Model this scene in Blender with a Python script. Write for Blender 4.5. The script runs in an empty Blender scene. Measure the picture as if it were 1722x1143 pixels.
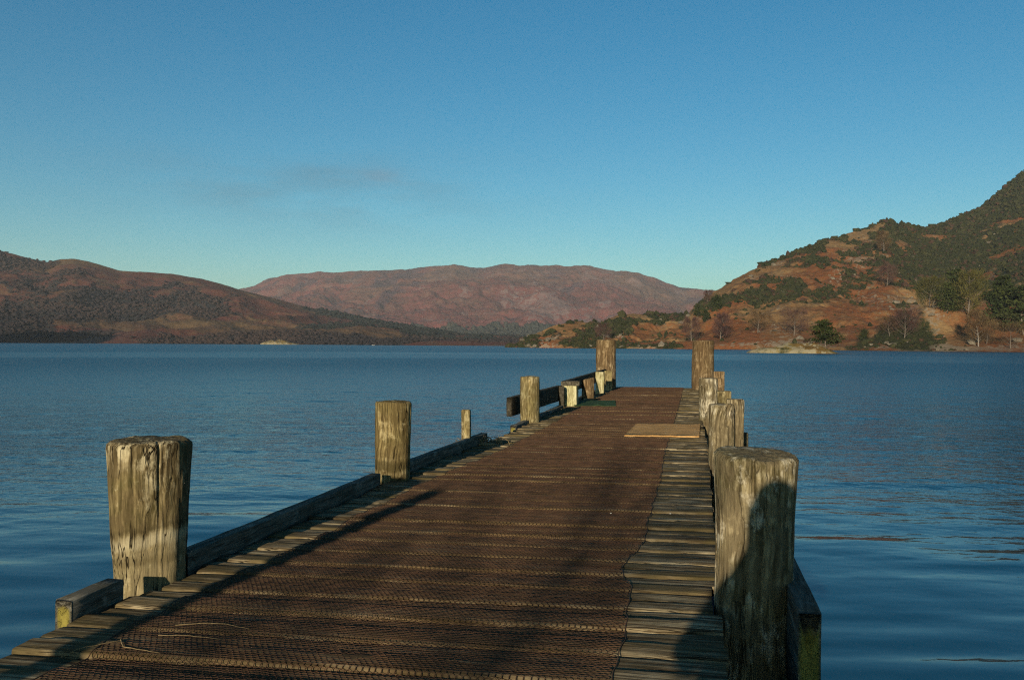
import bpy, math, random
import numpy as np
from mathutils import Vector, Matrix

random.seed(7)
RNG = np.random.default_rng(11)
S = bpy.context.scene
COL = S.collection

# ------------------------------------------------------------------ camera
H = 1.2                                   # lens height above the deck
WATER_Z = -0.9
F, CX, CY = 1500.0, 861.0, 571.5
YAW, PITCH, ROLL = math.atan(309 / F), math.atan(7 / F), math.radians(.35)
fw = np.array([-math.sin(YAW) * math.cos(PITCH), math.cos(YAW) * math.cos(PITCH), math.sin(PITCH)])
r0 = np.array([math.cos(YAW), math.sin(YAW), 0.0])
u0 = np.cross(r0, fw)
rt = r0 * math.cos(ROLL) + u0 * math.sin(ROLL)
up = np.cross(rt, fw)
cam_d = bpy.data.cameras.new("camera")
cam_d.sensor_width = 36.0
cam_d.lens = 36.0 * F / 1722
cam_d.clip_start = 0.05
cam_d.clip_end = 40000
cam = bpy.data.objects.new("camera", cam_d)
COL.objects.link(cam)
M3 = Matrix((rt, up, -fw)).transposed()
cam.matrix_world = Matrix.Translation((0, 0, H)) @ M3.to_4x4()
S.camera = cam


def azel(px, py):
    d = fw + rt * (px - CX) / F - up * (py - CY) / F
    return math.atan2(d[0], d[1]), math.atan2(d[2], math.hypot(d[0], d[1]))


# ------------------------------------------------------------------ world, sun, exposure
SUN_AZ, SUN_EL = math.radians(184.6), math.radians(12.0)
W = bpy.data.worlds.new("World")
S.world = W
W.use_nodes = True
wn, wl = W.node_tree.nodes, W.node_tree.links
wn.clear()
wo = wn.new("ShaderNodeOutputWorld")
bg = wn.new("ShaderNodeBackground")
sky = wn.new("ShaderNodeTexSky")
sky.sky_type = 'NISHITA'
sky.sun_disc = False
sky.sun_elevation = SUN_EL
sky.sun_rotation = SUN_AZ
sky.altitude = 100
sky.air_density = 1.0
sky.dust_density = 0.6
sky.ozone_density = 2.2
bg.inputs['Strength'].default_value = 0.060
# thin wisps of cloud low over the far fell
tc = wn.new("ShaderNodeTexCoord")
mp = wn.new("ShaderNodeMapping")
mp.inputs['Scale'].default_value = (5, 5, 22)
nz = wn.new("ShaderNodeTexNoise")
nz.inputs['Scale'].default_value = 1.6
nz.inputs['Detail'].default_value = 6
nz.inputs['Roughness'].default_value = .55


def dirvec(px, py):
    a, e = azel(px, py)
    return (math.sin(a) * math.cos(e), math.cos(a) * math.cos(e), math.sin(e))


def wmath(op, a, b=None, c=None):
    n = wn.new("ShaderNodeMath")
    n.operation = op
    for i, v in enumerate((a, b, c)):
        if v is None:
            continue
        if isinstance(v, (int, float)):
            n.inputs[i].default_value = v
        else:
            wl.new(v, n.inputs[i])
    return n.outputs[0]


def sky_patch(px, py, sx, sy):
    """soft elliptical region of the sky dome around a direction"""
    a, e = azel(px, py)
    sp = wn.new("ShaderNodeVectorRotate")
    sp.rotation_type = 'Z_AXIS'
    sp.inputs['Angle'].default_value = a
    wl.new(tc.outputs['Generated'], sp.inputs['Vector'])
    xyz = wn.new("ShaderNodeSeparateXYZ")
    wl.new(sp.outputs[0], xyz.inputs[0])
    dx = wmath('DIVIDE', xyz.outputs[0], sx)
    dz = wmath('DIVIDE', wmath('SUBTRACT', xyz.outputs[2], math.sin(e)), sy)
    r = wmath('ADD', wmath('MULTIPLY', dx, dx), wmath('MULTIPLY', dz, dz))
    g = wmath('EXPONENT', wmath('MULTIPLY', r, -1.0))
    back = wmath('GREATER_THAN', xyz.outputs[1], 0.0)
    return wmath('MULTIPLY', g, back)


wl.new(tc.outputs['Generated'], mp.inputs['Vector'])
wl.new(mp.outputs[0], nz.inputs['Vector'])
hs = wn.new("ShaderNodeHueSaturation")
hs.inputs['Saturation'].default_value = 1.25
hs.inputs['Hue'].default_value = 0.5
tint = wn.new("ShaderNodeMixRGB")
tint.blend_type = 'MULTIPLY'
tint.inputs['Fac'].default_value = 1.0
tint.inputs['Color2'].default_value = (.70, .97, 1.0, 1)
wl.new(sky.outputs[0], tint.inputs['Color1'])
wl.new(tint.outputs[0], hs.inputs['Color'])
ramp = wn.new("ShaderNodeMapRange")
ramp.inputs[1].default_value = .36
ramp.inputs[2].default_value = .72
wl.new(nz.outputs[0], ramp.inputs[0])
m1 = wmath('MULTIPLY', sky_patch(520, 320, .17, .035), ramp.outputs[0])
mix1 = wn.new("ShaderNodeMixRGB")
mix1.inputs['Color2'].default_value = (1.1, 2.0, 2.5, 1)
wl.new(wmath('MULTIPLY', m1, .55), mix1.inputs['Fac'])
wl.new(hs.outputs[0], mix1.inputs['Color1'])
m2 = wmath('MULTIPLY', sky_patch(650, 297, .03, .008), ramp.outputs[0])
mix2 = wn.new("ShaderNodeMixRGB")
mix2.inputs['Color2'].default_value = (2.0, 2.45, 3.0, 1)
wl.new(wmath('MULTIPLY', m2, .55), mix2.inputs['Fac'])
wl.new(mix1.outputs[0], mix2.inputs['Color1'])
wl.new(mix2.outputs[0], bg.inputs['Color'])
wl.new(bg.outputs[0], wo.inputs['Surface'])

sd = bpy.data.lights.new("sun", 'SUN')
sd.energy = 5.0
sd.angle = math.radians(.53)
sd.color = (1.0, .83, .59)
sun = bpy.data.objects.new("sun", sd)
COL.objects.link(sun)
sdir = Vector((math.sin(SUN_AZ) * math.cos(SUN_EL), math.cos(SUN_AZ) * math.cos(SUN_EL), math.sin(SUN_EL)))
sun.rotation_euler = sdir.to_track_quat('Z', 'Y').to_euler()
sun.location = (0, -20, 20)

S.view_settings.view_transform = 'Standard'
S.view_settings.look = 'None'
S.view_settings.exposure = 0.76
S.view_settings.gamma = 1.0
S.view_settings.use_curve_mapping = False
S.cycles.use_denoising = False
S.cycles.filter_width = 1.2
S.cycles.sample_clamp_indirect = 1.5
S.cycles.sample_clamp_direct = 3
S.cycles.caustics_reflective = False
S.cycles.max_bounces = 6
S.cycles.volume_bounces = 0


# ------------------------------------------------------------------ helpers
def _hash(ix, iy, iz):
    h = (ix.astype(np.int64) * 374761393 + iy.astype(np.int64) * 668265263 + iz.astype(np.int64) * 2147483647) & 0xffffffff
    h = ((h ^ (h >> 13)) * 1274126177) & 0xffffffff
    h = ((h ^ (h >> 16)) * 2246822519) & 0xffffffff
    return ((h ^ (h >> 15)) & 0xffffff) / float(0xffffff)


def vnoise(x, y, z=0.0):
    x, y, z = np.broadcast_arrays(np.asarray(x, float), np.asarray(y, float), np.asarray(z, float))
    ix, iy, iz = np.floor(x), np.floor(y), np.floor(z)
    fx, fy, fz = x - ix, y - iy, z - iz
    fx, fy, fz = [t * t * t * (t * (t * 6 - 15) + 10) for t in (fx, fy, fz)]
    o = 0
    for a in (0, 1):
        for b in (0, 1):
            for c in (0, 1):
                w = (fx if a else 1 - fx) * (fy if b else 1 - fy) * (fz if c else 1 - fz)
                o = o + w * _hash(ix + a, iy + b, iz + c)
    return o * 2 - 1


def fbm(x, y, z=0.0, oct=5, gain=.5, lac=2.03):
    a, s, n = 1.0, 0, 0
    for k in range(oct):
        s = s + a * vnoise(x + 17.3 * k, y - 9.1 * k, z + 5.7 * k)
        n += a
        a *= gain
        x, y, z = x * lac, y * lac, np.asarray(z) * lac
    return s / n


def sstep(a, b, x):
    t = np.clip((x - a) / (b - a), 0, 1)
    return t * t * (3 - 2 * t)


def mesh_obj(name, V, Q, mat=None, parent=None, smooth=True, T=None, attrs=None):
    """numpy verts + quads (+ tris) -> one mesh object"""
    me = bpy.data.meshes.new(name)
    V = np.asarray(V, np.float32).reshape(-1, 3)
    Q = np.asarray(Q, np.int32).reshape(-1, 4) if Q is not None and len(Q) else np.zeros((0, 4), np.int32)
    T = np.asarray(T, np.int32).reshape(-1, 3) if T is not None and len(T) else np.zeros((0, 3), np.int32)
    me.vertices.add(len(V))
    me.vertices.foreach_set('co', V.ravel())
    nl = Q.size + T.size
    me.loops.add(nl)
    me.loops.foreach_set('vertex_index', np.concatenate([Q.ravel(), T.ravel()]))
    me.polygons.add(len(Q) + len(T))
    ls = np.concatenate([np.arange(len(Q)) * 4, Q.size + np.arange(len(T)) * 3]).astype(np.int32)
    me.polygons.foreach_set('loop_start', ls)
    me.polygons.foreach_set('use_smooth', np.full(len(Q) + len(T), smooth, bool))
    me.update(calc_edges=True)
    if attrs:
        for k, v in attrs.items():
            at = me.attributes.new(k, 'FLOAT', 'POINT')
            at.data.foreach_set('value', np.asarray(v, np.float32))
    o = bpy.data.objects.new(name, me)
    COL.objects.link(o)
    if mat:
        me.materials.append(mat)
    if parent:
        o.parent = parent
    return o


def grid_faces(n, m, wrap=False):
    """faces for an n x m vertex grid; wrap joins the m direction"""
    i = np.arange(n - 1)[:, None]
    j = np.arange(m if wrap else m - 1)[None, :]
    a = i * m + j
    b = i * m + (j + 1) % m
    return np.stack([a, b, b + m, a + m], -1).reshape(-1, 4)


class MB:
    def __init__(s):
        s.V, s.Q, s.T, s.n, s.R = [], [], [], 0, []

    def add(s, V, Q=None, T=None, rnd=0.0):
        V = np.asarray(V, float).reshape(-1, 3)
        if Q is not None and len(Q):
            s.Q.append(np.asarray(Q).reshape(-1, 4) + s.n)
        if T is not None and len(T):
            s.T.append(np.asarray(T).reshape(-1, 3) + s.n)
        s.V.append(V)
        s.R.append(np.full(len(V), rnd))
        s.n += len(V)

    def build(s, name, mat, parent=None, smooth=True):
        return mesh_obj(name, np.concatenate(s.V), np.concatenate(s.Q) if s.Q else None, mat, parent, smooth,
                        np.concatenate(s.T) if s.T else None, {'rnd': np.concatenate(s.R)})


def tag(o, label=None, cat=None, group=None, kind=None):
    if label: o['label'] = label
    if cat: o['category'] = cat
    if group: o['group'] = group
    if kind: o['kind'] = kind
    return o


def empty(name, loc=(0, 0, 0), rz=0.0):
    o = bpy.data.objects.new(name, None)
    o.location = loc
    o.rotation_euler = (0, 0, rz)
    o.empty_display_size = .3
    COL.objects.link(o)
    return o


# ---------------- material helper
class MT:
    def __init__(s, name, rough=.85, spec=.3):
        s.m = bpy.data.materials.new(name)
        s.m.use_nodes = True
        s.n, s.l = s.m.node_tree.nodes, s.m.node_tree.links
        s.b = s.n['Principled BSDF']
        s.b.inputs['Roughness'].default_value = rough
        s.b.inputs['Specular IOR Level'].default_value = spec
        s.tc = s.n.new("ShaderNodeTexCoord")

    def put(s, v, sock):
        if isinstance(v, (int, float)):
            sock.default_value = v
        elif isinstance(v, tuple):
            sock.default_value = v if len(v) == 4 or sock.type == 'VECTOR' else (*v, 1)
        else:
            s.l.new(v, sock)

    def coord(s, scale=(1, 1, 1), src='Object', warp=None):
        mpn = s.n.new("ShaderNodeMapping")
        mpn.inputs['Scale'].default_value = scale
        v = s.tc.outputs[src] if isinstance(src, str) else src
        if warp is not None:
            ad = s.n.new("ShaderNodeVectorMath")
            ad.operation = 'ADD'
            s.l.new(v, ad.inputs[0]); s.l.new(warp, ad.inputs[1])
            v = ad.outputs[0]
        s.l.new(v, mpn.inputs['Vector'])
        return mpn.outputs[0]

    def noise(s, scale=(1, 1, 1), detail=5, rough=.55, warp=None, dist=0.0, src='Object', color=False):
        nn = s.n.new("ShaderNodeTexNoise")
        nn.inputs['Scale'].default_value = 1.0
        nn.inputs['Detail'].default_value = detail
        nn.inputs['Roughness'].default_value = rough
        nn.inputs['Distortion'].default_value = dist
        s.l.new(s.coord(scale, src, warp), nn.inputs['Vector'])
        return nn.outputs['Color' if color else 0]

    def math(s, op, a, b=None, c=None, clamp=False):
        nn = s.n.new("ShaderNodeMath")
        nn.operation = op
        nn.use_clamp = clamp
        for i, v in enumerate((a, b, c)):
            if v is not None:
                s.put(v, nn.inputs[i])
        return nn.outputs[0]

    def rng(s, v, a, b, c=0.0, d=1.0, smooth=False):
        nn = s.n.new("ShaderNodeMapRange")
        if smooth: nn.interpolation_type = 'SMOOTHSTEP'
        s.put(v, nn.inputs[0])
        for i, x in enumerate((a, b, c, d)):
            s.put(x, nn.inputs[i + 1])
        return nn.outputs[0]

    def mix(s, f, a, b, mode='MIX'):
        nn = s.n.new("ShaderNodeMixRGB")
        nn.blend_type = mode
        s.put(f, nn.inputs[0]); s.put(a, nn.inputs[1]); s.put(b, nn.inputs[2])
        return nn.outputs[0]

    def attr(s, name):
        nn = s.n.new("ShaderNodeAttribute")
        nn.attribute_name = name
        return nn.outputs['Fac']

    def xyz(s, v=None):
        nn = s.n.new("ShaderNodeSeparateXYZ")
        s.l.new(v if v is not None else s.tc.outputs['Object'], nn.inputs[0])
        return nn.outputs

    def color(s, c, k=.66):
        if isinstance(c, tuple):
            s.put(tuple(x * k for x in c), s.b.inputs['Base Color'])
        else:
            s.put(s.mix(1.0, c, (k, k, k), 'MULTIPLY'), s.b.inputs['Base Color'])

    def bump(s, h, dist=.01, strength=1.0):
        nn = s.n.new("ShaderNodeBump")
        nn.inputs['Distance'].default_value = dist
        nn.inputs['Strength'].default_value = strength
        s.l.new(h, nn.inputs['Height'])
        s.l.new(nn.outputs[0], s.b.inputs['Normal'])


def wood_mat(name, base, dark, pale, grain='z', green=(.10, .10, .03), greenamt=.4, bands=0.0, crack=.5, palefrac=.5, rings=(), endc=None):
    """weathered timber; grain runs along one local axis"""
    t = MT(name, .93, .08)
    g = {'z': (40, 40, 2.0), 'x': (1.6, 34, 34), 'y': (34, 1.6, 34)}[grain]
    g2 = {'z': (110, 110, 7), 'x': (5, 95, 95), 'y': (95, 5, 95)}[grain]
    gc = {'z': (15, 15, .7), 'x': (.9, 26, 26), 'y': (26, .9, 26)}[grain]
    off = t.n.new("ShaderNodeVectorMath")
    off.operation = 'SCALE'
    off.inputs['Scale'].default_value = 1.0
    cmb = t.n.new("ShaderNodeCombineXYZ")
    r = t.attr('rnd')
    for i, k in enumerate((13.1, 7.7, 3.3)):
        t.l.new(t.math('MULTIPLY', r, k), cmb.inputs[i])
    wv = t.noise((2.2, 2.2, 2.2), 3, .5, color=True, warp=cmb.outputs[0])
    sc = t.n.new("ShaderNodeVectorMath")
    sc.operation = 'SCALE'
    sc.inputs['Scale'].default_value = .13 if grain == 'z' else .05
    t.l.new(wv, sc.inputs[0])
    ad = t.n.new("ShaderNodeVectorMath")
    ad.operation = 'ADD'
    t.l.new(sc.outputs[0], ad.inputs[0]); t.l.new(cmb.outputs[0], ad.inputs[1])
    w = ad.outputs[0]
    n1 = t.noise(g, 7, .62, w)
    n2 = t.noise(g2, 4, .6, w)
    n3 = t.noise((3.1, 3.1, 3.1), 5, .6, w)
    n4 = t.noise((1.3, 1.3, 2.0), 4, .6, w)
    nc = t.noise(gc, 3, .5, w)
    c = t.mix(t.rng(n1, .42, .58), dark, base)
    pm = t.math('MULTIPLY', t.rng(n3, .62 - .24 * palefrac, .74 - .2 * palefrac), t.rng(n1, .40, .6))
    c = t.mix(pm, c, pale)
    c = t.mix(t.math('MULTIPLY', t.rng(n4, .45, .62), greenamt), c, green)
    if bands:
        z = t.xyz()[2]
        x = t.xyz()[0]
        bz = t.math('ADD', t.math('ADD', z, t.math('MULTIPLY', x, .35)), t.math('MULTIPLY', n4, .25))
        nn = t.n.new("ShaderNodeTexNoise")
        nn.noise_dimensions = '1D'
        nn.inputs['Scale'].default_value = 6.0
        nn.inputs['Detail'].default_value = 3
        t.l.new(t.math('ADD', bz, t.math('MULTIPLY', r, 5.1)), nn.inputs['W'])
        c = t.mix(t.math('MULTIPLY', t.rng(nn.outputs[0], .50, .57), bands), c, t.mix(.25, dark, base))
    nb = t.noise({'z': (9, 9, 5), 'x': (5, 9, 9), 'y': (9, 5, 9)}[grain], 6, .7, w)
    c = t.mix(t.rng(nb, .49, .57, 0, .75), c, t.mix(.25, dark, base))
    c = t.mix(t.rng(nb, .44, .36, 0, .55), c, pale)
    for (z0, z1, cc, st, slope) in rings:
        zz = t.math('ADD', t.math('SUBTRACT', t.xyz()[2], t.math('MULTIPLY', t.xyz()[0], slope)), t.math('MULTIPLY', t.math('SUBTRACT', nb, .5), .14))
        msk = t.math('MULTIPLY', t.rng(zz, z0, z0 + .025), t.rng(zz, z1, z1 - .025))
        c = t.mix(t.math('MULTIPLY', msk, st), c, cc)
    c = t.mix(t.rng(n2, .25, .5, .55, 0.0), c, dark)
    # fine splits along the grain
    ck = t.math('ABSOLUTE', t.math('SUBTRACT', nc, .5))
    ckm = t.rng(ck, .004, .016, 1.0, 0.0)
    ckm = t.math('MULTIPLY', ckm, t.rng(n3, .42, .55))
    c = t.mix(t.math('MULTIPLY', ckm, crack), c, (dark[0] * .3, dark[1] * .3, dark[2] * .3))
    v = t.rng(r, 0, 1, .72, 1.18)
    c = t.mix(1.0, c, v, 'MULTIPLY')
    if endc:
        ny = t.xyz(t.tc.outputs['Normal'])[1]
        c = t.mix(t.rng(ny, -.6, -.8), c, t.mix(t.rng(nb, .35, .65), endc, tuple(q * .45 for q in endc)))
    t.color(c)
    hh = t.math('ADD', t.math('MULTIPLY', n1, .7), t.math('MULTIPLY', n2, .35))
    hh = t.math('SUBTRACT', hh, t.math('MULTIPLY', ckm, .8 * crack))
    t.bump(hh, .012, .9)
    return t.m


MW = {
    'pile': wood_mat('weathered_pile_timber', (.33, .275, .165), (.085, .065, .036), (.72, .67, .52), 'z', bands=.45, crack=.75, greenamt=.3),
    'pile_near': wood_mat('pale_banded_pile_timber', (.29, .225, .115), (.065, .048, .023), (.64, .57, .37), 'z', bands=.3, crack=1.0, greenamt=.35,
                          rings=((-.1, .26, (.50, .43, .26), .25, .12), (.17, .245, (.60, .54, .37), .4, .12), (.25, .285, (.05, .04, .018), .75, .14), (.08, .15, (.12, .095, .045), .55, .1))),
    'pile_ring': wood_mat('damp_ringed_pile_timber', (.27, .21, .095), (.07, .05, .02), (.50, .43, .24), 'z', bands=.2, crack=1.0, greenamt=.25,
                          rings=((.075, .185, (.07, .055, .022), .8, .0), (.192, .205, (.55, .5, .33), .8, .0), (.215, .26, (.12, .09, .04), .5, .0))),
    'pile_far': wood_mat('brown_pile_timber', (.26, .185, .10), (.085, .055, .028), (.46, .36, .22), 'z', crack=.6, greenamt=.1),
    'post': wood_mat('pale_post_timber', (.33, .27, .13), (.10, .075, .034), (.52, .46, .28), 'z', crack=.8, greenamt=.3, palefrac=.8),
    'yellow': wood_mat('lichen_yellow_board', (.50, .47, .27), (.20, .17, .08), (.66, .63, .42), 'z', crack=.2, greenamt=.25, green=(.34, .38, .1), palefrac=.9),
    'board': wood_mat('deck_board_timber', (.19, .135, .075), (.055, .038, .022), (.40, .33, .20), 'x', crack=.8, greenamt=.3, green=(.11, .10, .03), palefrac=.35),
    'beam': wood_mat('kerb_timber', (.25, .24, .20), (.10, .095, .075), (.38, .37, .31), 'y', crack=.5, greenamt=.15, green=(.10, .095, .02), palefrac=.3, endc=(.36, .31, .075)),
    'beamx': wood_mat('rail_timber', (.12, .105, .08), (.045, .04, .028), (.20, .185, .145), 'y', crack=.5, greenamt=.2, palefrac=.3),
}


def simple_mat(name, c1, c2, scale=8, rough=.8, bump=.0, spec=.3):
    t = MT(name, rough, spec)
    n = t.noise((scale,) * 3, 5, .6)
    t.color(t.mix(t.rng(n, .35, .65), c1, c2))
    if bump: t.bump(n, bump)
    return t.m

# ------------------------------------------------------------------ water
def make_water():
    t = MT('lake_water', .04, .5)
    t.b.inputs['IOR'].default_value = 1.33
    geo = t.n.new("ShaderNodeNewGeometry")
    pos = geo.outputs['Position']
    L = t.n.new("ShaderNodeVectorMath"); L.operation = 'LENGTH'
    t.l.new(pos, L.inputs[0])
    d = L.outputs['Value']
    swell = t.noise((.30, .80, 1), 2, .5, src=pos, dist=.3)
    rip = t.noise((1.5, 2.6, 1), 4, .55, src=pos, dist=.5)
    fine = t.noise((5.5, 8.0, 1), 3, .5, src=pos)
    patch = t.noise((.035, .016, 1), 3, .5, src=pos)
    far = t.noise((.0012, .010, 1), 2, .5, src=pos)
    gust = t.rng(patch, .35, .6, .6, 1.0)
    near = t.rng(d, 8, 24, .0, 1.15, True)
    # a glassy lane between the ruffled water and the far shore
    ld = t.math('LOGARITHM', d, 10.0)
    lane = t.math('SUBTRACT', 1.0, t.math('ABSOLUTE', t.math('DIVIDE', t.math('SUBTRACT', ld, t.math('ADD', 2.22, t.math('MULTIPLY', t.math('SUBTRACT', far, .5), .15))), .12)))
    lane = t.rng(lane, 0, .5, 0, 1, True)
    lane = t.math('MULTIPLY', lane, t.rng(far, .35, .62, .35, 1.0))
    amp = t.math('MULTIPLY', t.math('MULTIPLY', gust, near), t.math('SUBTRACT', 1.0, t.math('MULTIPLY', lane, .8)))
    rg = t.rng(ld, 1.15, 1.95, .03, .36)
    t.l.new(t.math('MULTIPLY', rg, t.math('SUBTRACT', 1.0, t.math('MULTIPLY', lane, .35))), t.b.inputs['Roughness'])
    h = t.math('MULTIPLY', t.math('MULTIPLY', rip, .05), amp)
    h = t.math('ADD', h, t.math('MULTIPLY', t.math('MULTIPLY', fine, .022), t.math('ADD', amp, .03)))
    b = t.n.new("ShaderNodeBump")
    b.inputs['Distance'].default_value = 1.0
    b.inputs['Strength'].default_value = 1.0
    t.l.new(h, b.inputs['Height'])
    t.l.new(b.outputs[0], t.b.inputs['Normal'])
    t.color((.003, .036, .070), 1.0)
    # one sheet of water: a polar fan, finely rippled where it is near, plain towards the far shore
    rr_ = [.8]
    while rr_[-1] < 62:
        rr_.append(rr_[-1] + min(.13, max(.025, rr_[-1] ** 2 / (2.1 * 892) * .5)))
    r_ = np.concatenate([rr_, np.geomspace(64, 7000, 26)])
    az_ = np.concatenate([np.radians(np.arange(-50, 27, .1)), np.radians(np.arange(27, 310, 4.0))])
    R_, A2 = np.meshgrid(r_, az_, indexing='ij')
    X, Y = np.sin(A2) * R_, np.cos(A2) * R_
    q = Y * math.cos(YAW) - X * math.sin(YAW)
    Xc = X * math.cos(YAW) + Y * math.sin(YAW)
    sw = fbm(Xc * .6, q * 1.6, 3., oct=2, gain=.35)
    lo = fbm(Xc * .16, q * .5, 8., oct=2)
    rp = fbm(Xc * 2.0 + .6 * sw, q * 4.4, 5., oct=3, gain=.5)
    gz = np.clip(.65 + .8 * fbm(X * .05, Y * .03, 2., oct=2), .25, 1.2)
    dg = np.degrees(A2)
    edge = sstep(-49.5, -46, dg) * sstep(26.5, 23, dg)
    Z = WATER_Z + edge * (.021 * sw + .013 * lo * sstep(60, 30, R_) + .0105 * rp * gz * (.34 + .95 * sstep(7, 15, R_)) * sstep(62, 34, R_)) * sstep(63, 50, R_)
    n_, m_ = len(r_), len(az_)
    V = np.stack([X, Y, Z], -1).reshape(-1, 3)
    V = np.vstack([V, [0, 0, WATER_Z]])
    T = [(n_ * m_, (j + 1) % m_, j) for j in range(m_)]
    o = mesh_obj('lake_water', V, grid_faces(n_, m_, wrap=True), t.m, None, True, T)
    tag(o, kind='structure')


make_water()


# ------------------------------------------------------------------ hills
def land_mat(name, bracken, grass, dark, rock, s=1.0, rockamt=.5, bumpd=1.0):
    t = MT(name, .95, .1)
    veg, zone, rk = t.attr('veg'), t.attr('zone'), t.attr('rock')
    big = t.noise((.012 * s, .012 * s, .02 * s), 6, .6)
    mid = t.noise((.06 * s, .06 * s, .09 * s), 6, .65)
    fin = t.noise((.35 * s, .35 * s, .35 * s), 4, .7)
    c = t.mix(t.rng(t.math('ADD', zone, t.math('SUBTRACT', mid, .5)), .35, .65), bracken, grass)
    c = t.mix(t.rng(big, .40, .62, 0, .7), c, tuple(x * .55 for x in bracken))
    c = t.mix(t.rng(mid, .52, .66, 0, .6), c, tuple(x * 1.25 for x in grass))
    c = t.mix(t.rng(fin, .42, .62, .0, .6), c, tuple(x * .38 for x in grass))
    c = t.mix(t.rng(t.math('ADD', rk, t.math('MULTIPLY', t.math('SUBTRACT', fin, .5), 2.4)), .62, .8, 0, rockamt), c, rock)
    v = t.math('ADD', veg, t.math('MULTIPLY', t.math('SUBTRACT', mid, .5), .9))
    v = t.math('ADD', v, t.math('MULTIPLY', t.math('SUBTRACT', fin, .5), .6))
    c = t.mix(t.rng(v, .42, .6), c, t.mix(t.rng(fin, .3, .7), tuple(x * .6 for x in dark), tuple(x * 1.5 for x in dark)))
    t.color(c)
    t.bump(t.math('ADD', t.math('MULTIPLY', mid, 4.0 / s * .5), t.math('MULTIPLY', fin, 1.0 / s)), bumpd, .8)
    return t.m


class Hill:
    def __init__(s, name, ridge, rr, rs, mat, NA=500, NT=160, prof=1.0, amp=(0, 0), nscale=.01, seed=0, attrs=None,
                 shore_wob=.01, bumps=(), ext=None, ridge_amp=0.0, crag=0.0):
        azr = np.array([azel(*p)[0] for p in ridge]); elr = np.array([azel(*p)[1] for p in ridge])
        a0, a1 = azr[0], azr[-1]
        az = np.linspace(a0, a1, NA)
        # rounded interpolation between the surveyed crest heights
        el = np.interp(az, azr, elr)
        ker = np.array([1, 2, 3, 2, 1.]); ker /= ker.sum()
        el = np.convolve(np.pad(el, 2, mode='edge'), ker, 'valid')
        rra = np.array([azel(p, 570)[0] for p, _ in rr]); Rr = np.interp(az, rra, [q for _, q in rr])
        rsa = np.array([azel(p, 570)[0] for p, _ in rs]); Rs = np.interp(az, rsa, [q for _, q in rs])
        Rs = Rs * (1 + shore_wob * fbm(az * 60 + seed, az * 0 + 3.3, oct=5, gain=.6))
        t = np.concatenate([[-.05], np.linspace(0, 1, NT - 13), 1 + np.linspace(.01, .6, 12)])
        A, T = np.meshgrid(az, t, indexing='ij')
        RS, RR, EL = Rs[:, None], Rr[:, None], el[:, None]
        r = RS + T * (RR - RS)
        X, Y = np.sin(A) * r, np.cos(A) * r
        els = np.arctan2(WATER_Z - H, RS)
        tt = np.clip(T, 0, 1)
        sp = tt ** prof if not callable(prof) else prof(A, tt)
        e = els + (EL - els) * sp
        Z = H + r * np.tan(e)
        w = np.clip(4 * tt * (1 - tt), 0, 1)
        n = fbm(X * nscale + seed, Y * nscale, seed * .37, oct=7, gain=.52)
        n2 = 1 - np.abs(fbm(X * nscale * 2.3 - seed, Y * nscale * 2.3, seed + 4., oct=6, gain=.55)) * 2
        Z += (amp[0] * n + amp[1] * (n2 - .6)) * w ** .7
        if ridge_amp:
            Z += ridge_amp * (fbm(X * nscale * 5, Y * nscale * 5, seed, oct=5, gain=.65)) * sstep(0, .15, tt)
        if crag:
            Z += crag * np.maximum(0, fbm(X * nscale * 6, Y * nscale * 6, seed + 2., oct=5, gain=.6)) * sstep(0.02, .1, tt) * (T < 1.02)
        for (px, rb, sa, sr, hb) in bumps:
            ab = azel(px, 570)[0]
            Z += hb * np.exp(-((A - ab) * rb / sa) ** 2 - ((r - rb) / sr) ** 2)
        back = T > 1
        Zr = Z[:, NT - 13:NT - 12]
        Z = np.where(back, Zr - (Zr + 8) * sstep(1.0, 1.6, T) + 0 * Z, Z)
        Z = np.where(T < 0, WATER_Z - 2.0, Z)
        Z = np.where((T >= 0) & (T < .001), WATER_Z - .05, Z)
        s.az, s.t, s.Z, s.Rs, s.Rr, s.A, s.T = az, t, Z, Rs, Rr, A, T
        s.X, s.Y = X, Y
        at = attrs(s, A, tt, X, Y, Z) if attrs else {}
        s.at = at
        V = np.stack([X, Y, Z], -1)
        s.o = mesh_obj(name, V, grid_faces(NA, NT)[:, ::-1], mat, None, True, attrs={k: v.ravel() for k, v in at.items()})
        tag(s.o, kind='structure')

    def sample(s, n, rng, tmin=0.0, tmax=1.0):
        """random ground points: az, t and the interpolated position, evenly by ground area seen"""
        ia = rng.random(n) * (len(s.az) - 1.001)
        tv = tmin + rng.random(n) * (tmax - tmin)
        return s.at_pts(ia, tv)

    def at_pts(s, ia, tv):
        i = ia.astype(int); fi = ia - i
        j = np.clip(np.searchsorted(s.t, tv) - 1, 0, len(s.t) - 2)
        fj = (tv - s.t[j]) / (s.t[j + 1] - s.t[j])

        def g(G):
            return (G[i, j] * (1 - fi) * (1 - fj) + G[i + 1, j] * fi * (1 - fj) + G[i, j + 1] * (1 - fi) * fj + G[i + 1, j + 1] * fi * fj)
        return np.stack([g(s.X), g(s.Y), g(s.Z)], -1), {k: g(v) for k, v in s.at.items()}, g(s.A), tv

    def place(s, px, r):
        a = azel(px, 570)[0]
        ia = np.array([np.interp(a, s.az, np.arange(len(s.az)))])
        rs, rr = np.interp(a, s.az, s.Rs), np.interp(a, s.az, s.Rr)
        return s.at_pts(ia, np.array([(r - rs) / (rr - rs)]))[0][0]


def pxs(A):
    """azimuth -> degrees, for zoning the ground cover"""
    return np.degrees(A)


def gau(x, c, w):
    return np.exp(-((x - c) / w) ** 2)


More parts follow.
